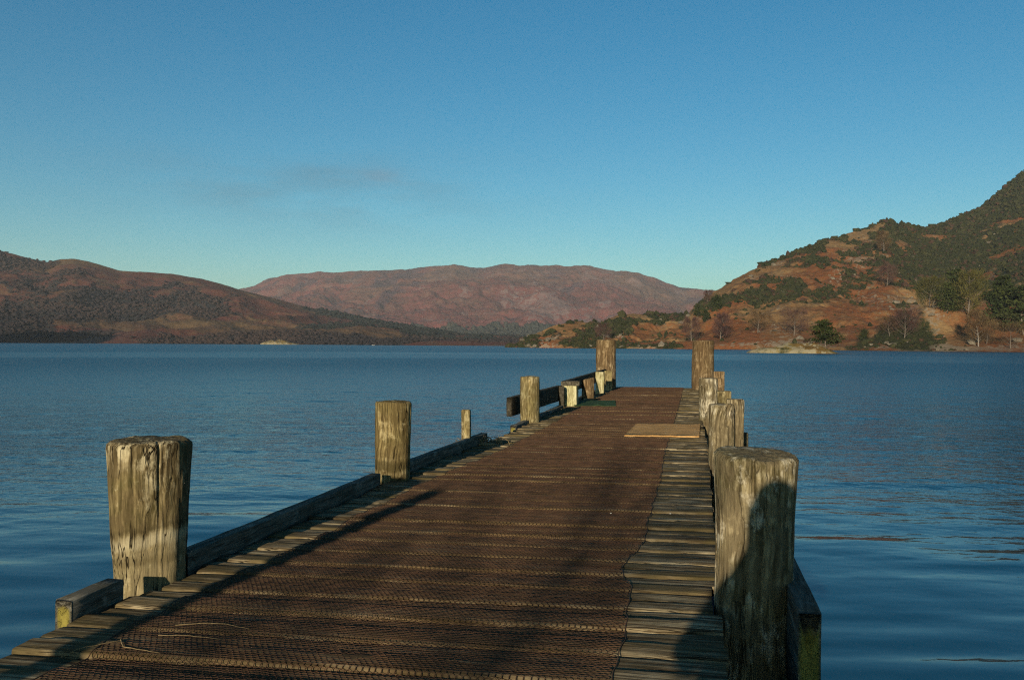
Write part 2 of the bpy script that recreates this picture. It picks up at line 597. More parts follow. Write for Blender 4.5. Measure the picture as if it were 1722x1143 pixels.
# --- left valley side (about 1.2 km off): rusty fell above, woods and pale meadows below
def at_left(s, A, t, X, Y, Z):
    d = pxs(A)
    n = fbm(X * .0045, Y * .0032, 1.0, oct=4)
    n2 = fbm(X * .02, Y * .011, 5.0, oct=4)
    veg = .27 + 1.7 * n + .55 * n2 + .22 * gau(t, .5, .2) + .34 * gau(t, .06, .11) - .42 * gau(t, .26 + .05 * n2 * 2, .05) * (d < -26) \
        - .6 * sstep(.82, 1, t) * (d < -27)
    veg += .7 * sstep(-27, -24, d) * sstep(.34, .45, t)
    veg -= 1.0 * gau(t, .27 + .06 * n, .035) * gau(d, -25.0, 3.4)
    veg -= 1.2 * gau(t, .20, .06) * gau(d, -19, 1.8)
    zone = .25 + .8 * fbm(X * .008, Y * .008, 9., oct=3) + 1.0 * gau(t, .27, .09) + .5 * sstep(.9, 1, t) * gau(d, -37.5, 1.6)
    rock = .1 + .5 * fbm(X * .02, Y * .02, 3., oct=3)
    return dict(veg=np.clip(veg, 0, 1), zone=np.clip(zone, 0, 1), rock=np.clip(rock, 0, 1))


left = Hill('hill', [(-500, 350), (-250, 385), (-60, 412), (0, 421), (40, 432), (80, 441), (100, 436), (125, 434), (150, 440), (200, 455), (290, 461), (340, 469), (385, 480),
                     (420, 491), (470, 504), (520, 518), (570, 526), (620, 536), (700, 551), (760, 560), (820, 566), (880, 570), (960, 575)],
            [(-500, 2300), (0, 2100), (400, 1900), (960, 1800)], [(-500, 1150), (0, 1150), (440, 1080), (700, 1000), (960, 1000)],
            land_mat('valley_side_cover', (.150, .054, .044), (.15, .098, .052), (.026, .026, .028), (.22, .20, .18), .5),
            520, 150, prof=.9, amp=(22, 14), nscale=.0035, seed=2.0, attrs=at_left, ridge_amp=2.5)


# --- far fell (4.5 km)
def at_far(s, A, t, X, Y, Z):
    d = pxs(A)
    n = fbm(X * .0028 + Y * .001, Y * .0011, 4.0, oct=5)
    veg = .08 + .8 * n + 1.1 * fbm(X * .012, Y * .005, 6., oct=5) + .3 * sstep(.92, 1, t) + .5 * sstep(.10, .0, t)
    veg += .55 * gau(t, .62, .07) * gau(d, -7.5, 2.0) + .45 * gau(t, .35, .06) * gau(d, -3.5, 1.5)
    zone = .3 + .9 * fbm(X * .0022, Y * .0012, 2., oct=4)
    rock = .30 + .9 * fbm(X * .012, Y * .006, 8., oct=5) + .35 * gau(t, .4, .1) * gau(d, -9, 2)
    return dict(veg=np.clip(veg, 0, 1), zone=np.clip(zone, 0, 1), rock=np.clip(rock, 0, 1))


far = Hill('hill', [(330, 500), (400, 488), (420, 483), (450, 471), (475, 464), (500, 460), (560, 457), (620, 455), (640, 453.5), (690, 453), (715, 450), (740, 447), (765, 444.5), (778, 447), (790, 450), (815, 450),
                    (840, 445), (855, 445), (870, 448), (900, 446), (960, 448), (990, 446), (1010, 451), (1025, 454), (1060, 456), (1075, 458), (1085, 464), (1100, 467),
                    (1120, 475), (1150, 485), (1165, 484), (1190, 487), (1230, 494), (1300, 505), (1400, 520)],
           [(330, 5200), (765, 4600), (1400, 4600)], [(330, 2600), (1400, 2500)],
           land_mat('far_fell_cover', (.195, .064, .057), (.150, .080, .058), (.070, .038, .044), (.17, .115, .11), .15, .8),
           560, 170, prof=.8, amp=(60, 42), nscale=.0019, seed=5.0, attrs=at_far, ridge_amp=10, shore_wob=0, crag=9)


# --- right headland and mountain (480 m to 1.3 km)
def prof_right(A, t):
    d = pxs(A)
    k = .62 + .25 * sstep(2, 12, d)
    return t ** k


def at_right(s, A, t, X, Y, Z):
    d = pxs(A)
    n = fbm(X * .022, Y * .014, 4.0, oct=5)
    n2 = fbm(X * .07, Y * .045, 7.0, oct=4)
    veg = .12 + .85 * n + .5 * n2
    veg += .34 * sstep(3.5, 7, d) * sstep(.20, .42, t) + .45 * sstep(11, 15, d) * sstep(.18, .4, t)
    veg += .30 * sstep(.93, 1, t) * sstep(2, 4, d)
    veg -= .35 * sstep(.34, .2, t) * (1 - gau(t, .0, .05)) * sstep(-5, 0, d) * sstep(18, 14, d)
    veg += .32 * gau(d, -6.5, 1.9) * sstep(.9, .5, t) + .25 * sstep(-9, -11, d)
    veg += .30 * gau(t, .04, .04)
    veg += .5 * gau(d, 13.4, 2.2) * gau(t, .08, .07)
    veg -= .8 * gau(d, 10.2, 1.0) * gau(t, .97, .03)
    zone = .26 + .75 * fbm(X * .02, Y * .012, 1., oct=4) + .5 * gau(d, 13.4, 2.2) * sstep(.16, .06, t) + .45 * gau(t, .33, .09) * sstep(1, 4, d) + .35 * sstep(.5, .9, t) + .3 * sstep(-4, -7, d)
    rock = .22 + .75 * fbm(X * .045, Y * .03, 2., oct=5) + .25 * sstep(4, 8, d) * gau(t, .55, .25) + .5 * gau(t, 0.015, .015) + .55 * gau(d, 13.2, 1.7) * sstep(.13, .06, t)
    return dict(veg=np.clip(veg, 0, 1), zone=np.clip(zone, 0, 1), rock=np.clip(rock, 0, 1))


right = Hill('hill', [(855, 582), (868, 580), (880, 571), (900, 561), (930, 548), (960, 541), (985, 543), (1003, 545), (1020, 537), (1040, 529), (1060, 527), (1100, 534), (1150, 532), (1158, 527), (1165, 518), (1180, 508),
                      (1190, 498), (1205, 490), (1240, 466), (1280, 448), (1330, 426), (1370, 411), (1400, 401), (1440, 389), (1470, 379), (1482, 373), (1495, 371), (1510, 376), (1530, 379), (1560, 384),
                      (1580, 377), (1600, 369), (1635, 355), (1645, 349), (1660, 338), (1690, 313), (1708, 298), (1722, 287), (1760, 262), (1850, 225), (2000, 190), (2300, 160)],
             [(855, 570), (1000, 610), (1060, 640), (1150, 650), (1180, 700), (1280, 800), (1490, 1000), (1560, 1080), (1722, 1300), (2300, 1500)],
             [(855, 548), (900, 535), (1000, 510), (1100, 500), (1200, 480), (1400, 465), (1600, 450), (1722, 440), (2300, 420)],
             land_mat('headland_cover', (.24, .088, .034), (.26, .17, .078), (.028, .032, .012), (.30, .26, .20), 1.0, .6),
             700, 240, prof=prof_right, amp=(7, 6), nscale=.012, seed=9.0, attrs=at_right, ridge_amp=1.2, shore_wob=.006,
             bumps=((1560, 505, 22, 16, 9), (1600, 515, 26, 18, 8), (955, 560, 16, 14, 1.5)), crag=2.5)

# --- a fell outside the frame on the left; its evening shade falls on the far shore
def knoll(name, cx, cy, rx, ry, h, mat, n=70, seed=1.0):
    u = np.linspace(-1.5, 1.5, n)
    U, V_ = np.meshgrid(u, u, indexing='ij')
    X, Y = cx + U * rx, cy + V_ * ry
    Z = WATER_Z - 3 + (h + 3) * np.exp(-(U ** 2 + V_ ** 2) * 1.6) * (1 + .25 * fbm(X * .01, Y * .01, seed)) + h * .04 * fbm(X * .05, Y * .05, seed)
    v = np.clip(.4 + fbm(X * .01, Y * .01, 3), 0, 1)
    o = mesh_obj(name, np.stack([X, Y, Z], -1), grid_faces(n, n)[:, ::-1], mat, None, True,
                 attrs=dict(veg=v.ravel(), zone=v.ravel() * 0 + .3, rock=v.ravel() * 0))
    return tag(o, kind='structure')


knoll('hill', -815, 330, 185, 150, 172, left.o.data.materials[0])


# ------------------------------------------------------------------ vegetation masses
def ico(sub=1):
    import bmesh
    bm = bmesh.new()
    bmesh.ops.create_icosphere(bm, subdivisions=sub, radius=1)
    V = np.array([v.co[:] for v in bm.verts]); T = np.array([[v.index for v in f.verts] for f in bm.faces])
    bm.free()
    return V, T


def blobs(name, P, size, mat, rnd, sub=2, squash=.8, jit=.35, label=None, cat=None, seed=3, smooth=False):
    """many lumpy crowns as one uncountable mass"""
    g = np.random.default_rng(seed)
    V0, T0 = ico(sub)
    nv = 8
    var = []
    for k in range(nv):
        q = V0 * (1 + jit * vnoise(V0[:, 0] * 2.3 + k * 5, V0[:, 1] * 2.3, V0[:, 2] * 2.3)[:, None] + g.normal(0, jit * .28, (len(V0), 1)))
        var.append(q)
    var = np.array(var)
    N = len(P)
    k = g.integers(0, nv, N)
    an = g.random(N) * 6.283
    ca, sa = np.cos(an)[:, None], np.sin(an)[:, None]
    q = var[k]
    x, y, z = q[..., 0], q[..., 1], q[..., 2]
    sx = size[:, None] * (.8 + .5 * g.random((N, 1)))
    sz = size[:, None] * squash * (.7 + .7 * g.random((N, 1)))
    X = (x * ca - y * sa) * sx + P[:, 0:1]
    Y = (x * sa + y * ca) * sx + P[:, 1:2]
    Zz = z * sz + P[:, 2:3] + sz * .55
    V = np.stack([X, Y, Zz], -1).reshape(-1, 3)
    T = (T0[None] + (np.arange(N) * len(V0))[:, None, None]).reshape(-1, 3)
    o = mesh_obj(name, V, None, mat, None, smooth, T, {'rnd': np.repeat(rnd, len(V0))})
    tag(o, label, cat, kind='stuff')
    return o


def leafmass_mat(name, c1, c2, c3, s=1.0):
    t = MT(name, .95, .1)
    r = t.attr('rnd')
    n = t.noise((.8 * s,) * 3, 4, .7)
    c = t.mix(t.rng(r, .2, .8), c1, c2)
    c = t.mix(t.rng(r, .86, .9), c, c3)
    c = t.mix(1.0, c, t.rng(n, .3, .7, .55, 1.35), 'MULTIPLY')
    t.color(c)
    t.bump(n, .8 / s, 1.0)
    return t.m


mm_right = leafmass_mat('juniper_foliage', (.024, .031, .012), (.048, .049, .020), (.065, .038, .025), .8)
mm_left = leafmass_mat('winter_wood_foliage', (.027, .024, .029), (.052, .036, .034), (.018, .025, .025), .5)
mm_far = leafmass_mat('far_wood_foliage', (.030, .036, .030), (.045, .045, .036), (.06, .045, .035), .3)

# shrubs on the right-hand headland
P, a, A_, tv = right.sample(90000, RNG, .002, 1.0)
dd = np.degrees(A_)
nn = fbm(P[:, 0] * .07, P[:, 1] * .045, 7.0, oct=4)
keep = (a['veg'] + .35 * nn + RNG.normal(0, .09, len(P)) > .47) & (RNG.random(len(P)) < .30 + .5 * tv)
keep |= RNG.random(len(P)) < .006
# the crest is lined with scrub
P, tv, dd = P[keep], tv[keep], dd[keep]
sz = (.6 + 1.5 * RNG.random(len(P)) ** 2.2) * (.75 + .7 * tv)
P[:, 2] -= .25 * sz
blobs('juniper_scrub', P, sz, mm_right, RNG.random(len(P)), sub=1, squash=.8, jit=.45,
      label='dark green juniper scrub spread over the orange bracken headland on the right', cat='scrub', seed=21)
# stones and boulders showing pale between the scrub
P, a, A_, tv = right.sample(9000, RNG, .0, .95)
keep = (a['rock'] + RNG.normal(0, .1, len(P)) > .55) & (RNG.random(len(P)) < .22)
P = P[keep]
rock_mat = simple_mat('pale_rock', (.10, .088, .066), (.22, .19, .145), .8, .9, .3)
blobs('boulders', P, .5 + 1.6 * RNG.random(len(P)) ** 3, rock_mat, RNG.random(len(P)), sub=1, squash=.6, jit=.5,
      label='pale grey boulders and outcrops scattered over the right headland', cat='rocks', seed=22)

# woods on the left valley side
P, a, A_, tv = left.sample(80000, RNG, .0, 1.0)
dd = np.degrees(A_)
keep = (a['veg'] + RNG.normal(0, .07, len(P)) > .52) & (RNG.random(len(P)) < .55)
P, tv, dd = P[keep], tv[keep], dd[keep]
sz = (1.3 + 2.6 * RNG.random(len(P)) ** 2) * (.8 + .4 * tv)
r = np.clip(.42 + 1.1 * fbm(P[:, 0] * .008, P[:, 1] * .006, 3., oct=4) + RNG.normal(0, .12, len(P)), 0, .84)
r = np.where((dd > -26) & (tv > .35), .88 + .1 * RNG.random(len(P)), r)
blobs('bare_woodland', P, sz, mm_left, r, sub=1, squash=.6, jit=.4, smooth=True,
      label='far-off bare brown and dark green woodland covering the left valley side', cat='woodland', seed=23)
# plantation along the foot of the far fell
P, a, A_, tv = far.sample(9000, RNG, .0, .16)
keep = RNG.random(len(P)) < .35 + .5 * (fbm(P[:, 0] * .003, P[:, 1] * .003) > .1)
P = P[keep]
blobs('plantation', P, 5 + 5 * RNG.random(len(P)), mm_far, RNG.random(len(P)) * .9, sub=1, squash=1.1, jit=.5, smooth=True,
      label='distant dark plantation along the foot of the far pinkish fell', cat='woodland', seed=24)

# ------------------------------------------------------------------ jetty
jetty = empty('jetty', (-1.23, 3.0, WATER_Z))
tag(jetty, 'long weathered timber jetty with rusty wire netting over its boards', 'jetty')
bpy.context.view_layer.update()


def own(o, par=jetty):
    o.parent = par
    o.matrix_parent_inverse = par.matrix_world.inverted()
    return o


PHI = math.tan(math.radians(4.0))
Y_START, Y_END = -5.0, 25.7
PILES = [(-2.725, 4.12, .17), (-2.63, 7.55, .15)]


def edge_left(y):
    e = np.interp(y, [-5, 9, 11, 14, 18, 25.7], [-2.58, -2.59, -2.47, -2.45, -2.43, -2.24])
    for (px_, py_, pr) in PILES:
        if abs(y - py_) < pr + .04:
            e = max(e, px_ + pr + .012)
    return e


def edge_right(y):
    e = float(np.interp(y, [-5, 4, 11, 15, 25.7], [.115, .125, .14, .10, .085]))
    if abs(y - 4.3) < .24: e = min(e, .075)
    if y > 24.4: e = -.02
    return e


# board layout along v = y - x*PHI
boards = []
v = Y_START
k = 0
while v < Y_END - .05:
    w = random.uniform(.135, .160)
    hgt = (.0065 if k % 2 == 0 else -.0005) + random.gauss(0, .003)
    if random.random() < .12: hgt += .007
    boards.append((v, w, hgt))
    v += w + random.uniform(.003, .008)
    k += 1

NET_L = lambda y: np.interp(y, [-5, 3, 4, 4.5, 5.8, 7.7, 9.7, 13, 17, 25.7], [-2.3, -2.27, -2.34, -2.27, -2.28, -2.27, -2.13, -2.10, -2.17, -2.12]) + .012 * np.sin(y * 5.1) + .01 * np.sin(y * 13)
NET_R = lambda y: np.interp(y, [-5, 3.4, 3.9, 4.4, 4.75, 5.0, 5.4, 6.0, 8, 10.1, 16.7, 25.7], [-.26, -.28, -.285, -.31, -.375, -.37, -.30, -.31, -.30, -.33, -.31, -.33]) + .006 * np.sin(y * 9) + .004 * np.sin(y * 23)


def build_deck():
    mb = MB()
    stain = []
    for k, (v0, w, hz) in enumerate(boards):
        vc = v0 + w / 2
        yl = vc + -2.5 * PHI
        xl = edge_left(yl) + random.uniform(-.010, .008)
        xr = edge_right(vc) + random.uniform(-.008, .012)
        if random.random() < .12: xl += random.uniform(-.02, .03)
        n = 56
        u = np.linspace(xl, xr, n)
        th = .045
        hw = w / 2
        tw = random.gauss(0, .0025)
        prof = [(-hw + .004, -th), (-hw, -th * .55), (-hw, -.013), (-hw + .002, -.005), (-hw + .007, -.0012), (-hw * .62, 0), (-hw * .3, 0), (0, 0), (hw * .3, 0), (hw * .62, 0),
                (hw - .006, -.001), (hw - .001, -.006), (hw, -th * .55), (hw - .004, -th)]
        pn = np.array([p[0] for p in prof]); pz = np.array([p[1] for p in prof])
        U, N_ = np.meshgrid(u, pn, indexing='ij')
        Z = np.tile(pz, (n, 1)) + hz
        top = np.tile(pz > -.02, (n, 1))
        Z = Z + top * (.0022 * fbm(U * 1.5 + k * 9.1, N_ * 45, k * 1.7, oct=3) + .003 * fbm(U * 3 + k, N_ * 8, k * 2.3, oct=3) + tw * N_ / hw + .003 * np.sin(U * 1.3 + k))
        # chipped arrises
        chip = np.maximum(0, fbm(U * 7 + k * 3.1, N_ * 0 + np.sign(N_) * 3, k, oct=4) - .12) * (np.abs(N_) > hw * .9)
        Nn = N_ * (1 - chip * .12)
        Z = Z - chip * .02 * top
        Nn = Nn + .0035 * fbm(U * 1.2 + k * 4.4, np.sign(N_) * 2.0, k * .9, oct=3)
        X = U - Nn * PHI * 0
        Y = vc + U * PHI + Nn
        V = np.stack([X, Y, Z], -1)
        m = len(prof)
        Q = grid_faces(n, m, wrap=True)[:, ::-1]
        V = V.reshape(-1, 3)
        # end caps
        c0, c1 = V[:m].mean(0), V[-m:].mean(0)
        V2 = np.vstack([V, c0, c1])
        i0, i1 = n * m, n * m + 1
        T = [(i0, (j + 1) % m, j) for j in range(m)] + [(i1, (n - 1) * m + j, (n - 1) * m + (j + 1) % m) for j in range(m)]
        T = [t[::-1] for t in T]
        mb.add(V2, Q, T, rnd=random.random())
        xx, yy = V2[:, 0], V2[:, 1]
        stain.append(np.clip(np.minimum(xx - NET_L(yy) + .01, NET_R(yy) + .01 - xx) / .035, 0, 1))
    o = mb.build('deck', deck_mat(), None, True)
    at = o.data.attributes.new('stain', 'FLOAT', 'POINT')
    at.data.foreach_set('value', np.concatenate(stain).astype(np.float32))
    for p in o.data.polygons:
        pass
    own(o)
    return o


def deck_mat():
    t = MT('deck_board_timber_stained', .93, .08)
    r = t.attr('rnd'); st = t.attr('stain')
    cmb = t.n.new("ShaderNodeCombineXYZ")
    for i, k in enumerate((31.1, 17.7, 3.3)):
        t.l.new(t.math('MULTIPLY', r, k), cmb.inputs[i])
    w = cmb.outputs[0]
    n1 = t.noise((1.8, 42, 30), 7, .62, w)
    n2 = t.noise((6, 130, 90), 4, .6, w)
    n3 = t.noise((2.3, 5.5, 3.1), 5, .6, w)
    nc = t.noise((1.0, 30, 26), 3, .5, w)
    base, dark, pale = (.24, .18, .10), (.07, .05, .027), (.52, .45, .29)
    c = t.mix(t.rng(n1, .36, .62), dark, base)
    c = t.mix(t.math('MULTIPLY', t.rng(n3, .46, .66), t.rng(n1, .42, .6)), c, pale)
    c = t.mix(t.math('MULTIPLY', t.rng(n3, .55, .40), .35), c, (.11, .10, .03))
    c = t.mix(t.rng(n2, .25, .5, .5, 0.0), c, dark)
    ck = t.math('ABSOLUTE', t.math('SUBTRACT', nc, .5))
    ckm = t.math('MULTIPLY', t.rng(ck, .004, .018, 1.0, 0.0), t.rng(n3, .40, .55))
    c = t.mix(t.math('MULTIPLY', ckm, .9), c, (.015, .01, .006))
    rust = t.mix(t.rng(n1, .35, .65), (.062, .040, .019), (.20, .138, .068))
    c = t.mix(t.math('MULTIPLY', st, t.rng(n3, .3, .7, .85, .55)), c, rust)
    c = t.mix(1.0, c, t.rng(r, 0, 1, .8, 1.15), 'MULTIPLY')
    t.color(c)
    hh = t.math('ADD', t.math('MULTIPLY', n1, .7), t.math('MULTIPLY', n2, .35))
    hh = t.math('SUBTRACT', hh, t.math('MULTIPLY', ckm, .8))
    t.bump(hh, .009, .9)
    return t.m


build_deck()


# netting surface: draped over the board tops
_vs = np.arange(Y_START - .5, Y_END + .5, .005)
_hs = np.full(len(_vs), -.02)
for (v0, w, hz) in boards:
    _hs[(_vs >= v0) & (_vs <= v0 + w)] = hz
_mx = np.max([np.roll(_hs, s_) for s_ in range(-2, 3)], axis=0)
_kr = np.exp(-(np.arange(-5, 6) / 2.0) ** 2); _kr /= _kr.sum()
_sm = np.maximum(np.convolve(_mx, _kr, 'same'), 0 * _mx - .012)


def net_z(x, y):
    return np.interp(y - x * PHI, _vs, _sm) + .0055 + .004 * np.maximum(0, fbm(x * 3, y * 3, 2.0, oct=3)) + .0015 * vnoise(x * 40, y * 40)


def tubes(P0, P1, r, mb, rnd=0.0, kz=1.0):
    d = P1 - P0
    L = np.linalg.norm(d, axis=1, keepdims=True) + 1e-9
    d = d / L
    s = np.cross(d, np.array([0, 0, 1.0]))
    s /= (np.linalg.norm(s, axis=1, keepdims=True) + 1e-9)
    u = np.cross(s, d)
    pts = []
    for P_ in (P0, P1):
        pts += [P_ + s * r - u * r * .6, P_ - s * r - u * r * .6, P_ + u * r * 1.1 * kz]
    V = np.stack(pts, 1)
    q = np.array([(0, 1, 4, 3), (1, 2, 5, 4), (2, 0, 3, 5)])
    Q = (q[None] + (np.arange(len(P0)) * 6)[:, None, None]).reshape(-1, 4)
    mb.add(V.reshape(-1, 3), Q, rnd=rnd)


def build_net():
    mb = MB()
    for (ya, yb, a, p, dz, r) in ((1.5, 14.0, .0250, .0205, .0072, .00105), (14.0, 25.55, .05, .041, .0144, .0021)):
        ni = int(2.35 / (a / 2)) + 1
        nj = int((yb - ya) / p) + 1
        I, J = np.meshgrid(np.arange(ni), np.arange(nj), indexing='ij')
        x = -2.45 + I * a / 2
        y = ya + J * p + np.where(I % 2 == J % 2, dz, 0) + x * PHI * .5
        wx = .006 * vnoise(x * 2.2, y * 2.2, 1.0) + .0016 * vnoise(x * 30, y * 30, 1.0)
        wy = .014 * vnoise(x * 1.5, y * 1.5, 9.0) + .0016 * vnoise(x * 30, y * 30, 4.0)
        x2, y2 = x + wx, y + wy
        z2 = net_z(x2, y2)
        V = np.stack([x2, y2, z2], -1)
        inside = (x2 > NET_L(y2)) & (x2 < NET_R(y2)) & (y2 < yb + .02)
        E0, E1 = [], []
        m = inside[:-1] & inside[1:]
        E0.append(V[:-1][m]); E1.append(V[1:][m])
        m = inside[:, :-1] & inside[:, 1:] & (I[:, :-1] % 2 == J[:, :-1] % 2)
        tubes(V[:, :-1][m], V[:, 1:][m], r * 1.7, mb, 1.0)
        tubes(np.concatenate(E0), np.concatenate(E1), r, mb, .5)
    # selvedge wires
    for fn in (NET_L, NET_R):
        y = np.arange(1.5, 25.5, .02)
        x = fn(y)
        V = np.stack([x, y, net_z(x, y) + .001], -1)
        tubes(V[:-1], V[1:], .0022, mb, 1.0)
    t = MT('rusty_wire', .75, .35)
    n = t.noise((9, 9, 9), 4, .6)
    t.color(t.mix(t.rng(n, .35, .65), (.060, .031, .016), (.135, .068, .035)))
    own(mb.build('wire_netting', t.m, None, True))


build_net()


def box_mesh(mb, c, dx, dy, dz, rz=0.0, bev=.006, rnd=0.0, nz=10, wob=.003, seed=0.0, taper=0.0, axis='z', slope=0.0):
    """a sawn timber: bevelled rectangular section swept along one axis, with slightly wavering faces"""
    L = {'z': dz, 'y': dy, 'x': dx}[axis]
    A_, B_ = {'z': (dx, dy), 'y': (dx, dz), 'x': (dy, dz)}[axis]
    a, b = A_ / 2, B_ / 2
    sec = [(-a + bev, -b), (0, -b), (a - bev, -b), (a - bev * .3, -b + bev * .3), (a, -b + bev), (a, 0), (a, b - bev), (a - bev * .3, b - bev * .3), (a - bev, b), (0, b), (-a + bev, b), (-a + bev * .3, b - bev * .3),
           (-a, b - bev), (-a, 0), (-a, -b + bev), (-a + bev * .3, -b + bev * .3)]
    s = np.array(sec)
    m = len(s)
    t = np.concatenate([[0, min(.008, L * .1)], np.linspace(0, L, nz)[1:-1], [L - min(.008, L * .1), L]]) - L / 2
    n = len(t)
    sh = np.ones(n); sh[0] = sh[-1] = 1 - bev / max(a, b)
    U = s[None, :, 0] * sh[:, None]; V_ = s[None, :, 1] * sh[:, None]
    TT = np.repeat(t[:, None], m, 1)
    U = U + wob * fbm(U * 5 + seed, V_ * 5, TT * 3 + seed, oct=3)
    V_ = V_ + wob * fbm(U * 5 - seed, V_ * 5 + 3, TT * 3 + seed, oct=3)
    if axis == 'z': X, Y, Z = U, V_, TT
    elif axis == 'y': X, Y, Z = U, TT, V_
    else: X, Y, Z = TT, U, V_
    if slope: Z = Z + slope * X * (TT > 0 if axis == 'z' else 1)
    V = np.stack([X, Y, Z], -1).reshape(-1, 3)
    V = np.vstack([V, V[:m].mean(0), V[-m:].mean(0)])
    cr, sr = math.cos(rz), math.sin(rz)
    V = np.stack([V[:, 0] * cr - V[:, 1] * sr, V[:, 0] * sr + V[:, 1] * cr, V[:, 2]], -1) + np.array(c)
    Q = grid_faces(n, m, wrap=True)
    i0, i1 = n * m, n * m + 1
    T = [(i0, j, (j + 1) % m) for j in range(m)] + [(i1, (n - 1) * m + (j + 1) % m, (n - 1) * m + j) for j in range(m)]
    if axis == 'z' or axis == 'x':
        Q = Q[:, ::-1] if axis == 'z' else Q
        T = [q[::-1] for q in T] if axis == 'z' else T
    mb.add(V, Q, T, rnd=rnd)


def beam_between(name, p, q, w, h, mat, label=None, rnd=.5, seed=0., par=jetty):
    """timber laid from p to q (points on its top centre line)"""
    p, q = Vector(p), Vector(q)
    L = (q - p).length
    mb = MB()
    box_mesh(mb, (0, 0, -h / 2), w, L, h, axis='y', nz=max(4, int(L / .12)), seed=seed, rnd=rnd, bev=.006, wob=.006)
    o = mb.build(name, mat, None, True)
    mid = (p + q) / 2
    d = (q - p).normalized()
    o.location = mid
    o.rotation_euler = (math.asin(d.z), 0, -math.atan2(d.x, d.y))
    bpy.context.view_layer.update()
    own(o, par)
    if label: o['label'] = label
    return o


def pile(name, x, y, ztop, rt_, rb_, mat, zbot=-2.6, label=None, seed=0., tilt=(0, 0), wear=.02, lean=(0, 0), slot=None, bulge=.02, rnd=.5, crack_az=None, nseg=200, par=jetty, groove=.0028):
    """a round driven timber: grain relief, shakes, worn crown"""
    nz = int((ztop - zbot) / .016)
    zz = np.linspace(zbot, ztop, nz)
    th = np.linspace(0, 2 * math.pi, nseg, endpoint=False)
    Zg, Th = np.meshgrid(zz, th, indexing='ij')
    R = np.interp(Zg, [zbot, 0, ztop], [rb_, rb_, rt_])
    cx_, sx_ = np.cos(Th), np.sin(Th)
    R = R + bulge * fbm(cx_ * .9 + seed, sx_ * .9, Zg * 1.4 + seed, oct=2) + .35 * bulge * fbm(cx_ * 1.6 + seed, sx_ * 1.6, Zg * 4 + seed, oct=3)
    R = R + .0022 * fbm(cx_ * 26 + seed, sx_ * 26, Zg * 1.6, oct=4, gain=.65) + groove * fbm(cx_ * 9 + seed, sx_ * 7, Zg * 1.1 + .25 * np.sin(Zg * 5 + seed), oct=5, gain=.6)
    for az_, dp, wd in ([(crack_az, .022, .018)] if crack_az is not None else []) + [(seed * 1.7 % 6.28, .010, .02), (seed * 2.9 % 6.28, .012, .02), (seed * 4.3 % 6.28, .008, .02)]:
        path = az_ + .12 * fbm(Zg * 1.5 + seed, 0 * Zg, az_, oct=4)
        da = np.angle(np.exp(1j * (Th - path)))
        R = R - dp * np.exp(-(da * R / (wd * .35)) ** 2) * sstep(-.3, .1, fbm(Zg * .9, 0 * Zg + seed, az_, oct=2) + .25)
    if slot is not None:
        az_, half, z0, dp = slot
        da = np.angle(np.exp(1j * (Th - az_))) * R
        R = R - dp * (np.abs(da) < half) * sstep(z0 - .01, z0 + .01, Zg)
    # worn arris
    e = np.clip((Zg - (ztop - wear)) / wear, 0, 1)
    R = R - wear * .7 * (1 - np.sqrt(np.clip(1 - e ** 2, 0, 1)))
    X, Y = R * cx_, R * sx_
    Zt = Zg + sstep(ztop - .3, ztop, Zg) * (tilt[0] * X + tilt[1] * Y + .010 * fbm(cx_ * 2 + seed, sx_ * 2, seed, oct=4))
    rings = [np.stack([X, Y, Zt], -1).reshape(-1, 3)]
    top = np.stack([X[-1], Y[-1], Zt[-1]], -1)
    for f in (.93, .82, .66, .48, .3, .14):
        q = top * np.array([f, f, 1])
        q[:, 2] = ztop + tilt[0] * q[:, 0] + tilt[1] * q[:, 1] + .010 * fbm(cx_[0] * 2 * f + seed, sx_[0] * 2 * f, seed, oct=4) + .006 * (1 - f) + .006 * fbm(q[:, 0] * 40, q[:, 1] * 40, seed, oct=3)
        rings.append(q)
    V = np.vstack(rings)
    n = nz + 6
    Q = grid_faces(n, nseg, wrap=True)[:, ::-1]
    V = np.vstack([V, [0, 0, ztop + .006]])
    T = [(n * nseg, (n - 1) * nseg + j, (n - 1) * nseg + (j + 1) % nseg) for j in range(nseg)]
    V[:, 0] += lean[0] * V[:, 2]; V[:, 1] += lean[1] * V[:, 2]
    Q = Q[:, ::-1]
    mb = MB(); mb.add(V, Q, T, rnd)
    o = mb.build(name, mat, None, True)
    o.location = (x, y, 0)
    bpy.context.view_layer.update()
    if par: own(o, par)
    if label: o['label'] = label
    return o


# cameraward azimuths for shakes (mathematical angle around each pile)
def toward(x, y, off=0.0):
    return math.atan2(-y, -x) + off


# left side
pile('mooring_post', -2.725, 4.12, .70, .214, .170, MW['pile_near'], label='near left mooring post, fat and flared with a pale band', seed=1.3, lean=(-.03, 0),
     bulge=.03, wear=.034, crack_az=toward(-2.77, 4.15, .15), rnd=.62)
pile('mooring_post', -2.63, 7.55, .685, .157, .150, MW['pile_ring'], label='middle left mooring post with a dark damp ring low down', seed=2.9, bulge=.012, wear=.018,
     crack_az=toward(-2.7, 7.6, -.3), rnd=.8)
pile('mooring_post', -2.68, -.95, 1.70, .068, .08, MW['pile'], label='taller slim mooring post behind the viewpoint', seed=3.9, rnd=.2, nseg=48)
pile('mooring_post', -2.51, 13.6, .70, .150, .148, MW['post'], label='split topped mooring post carrying the low rail', seed=4.4, bulge=.012, wear=.012,
     slot=(toward(-2.6, 13.6, -.17), .026, .40, .09), rnd=.6)
pile('mooring_post', -2.44, 24.8, 1.34, .268, .275, MW['pile_far'], label='tall mooring post at the far left corner', seed=5.7, bulge=.02, wear=.05, rnd=.7, crack_az=toward(-2.5, 25, -.1))

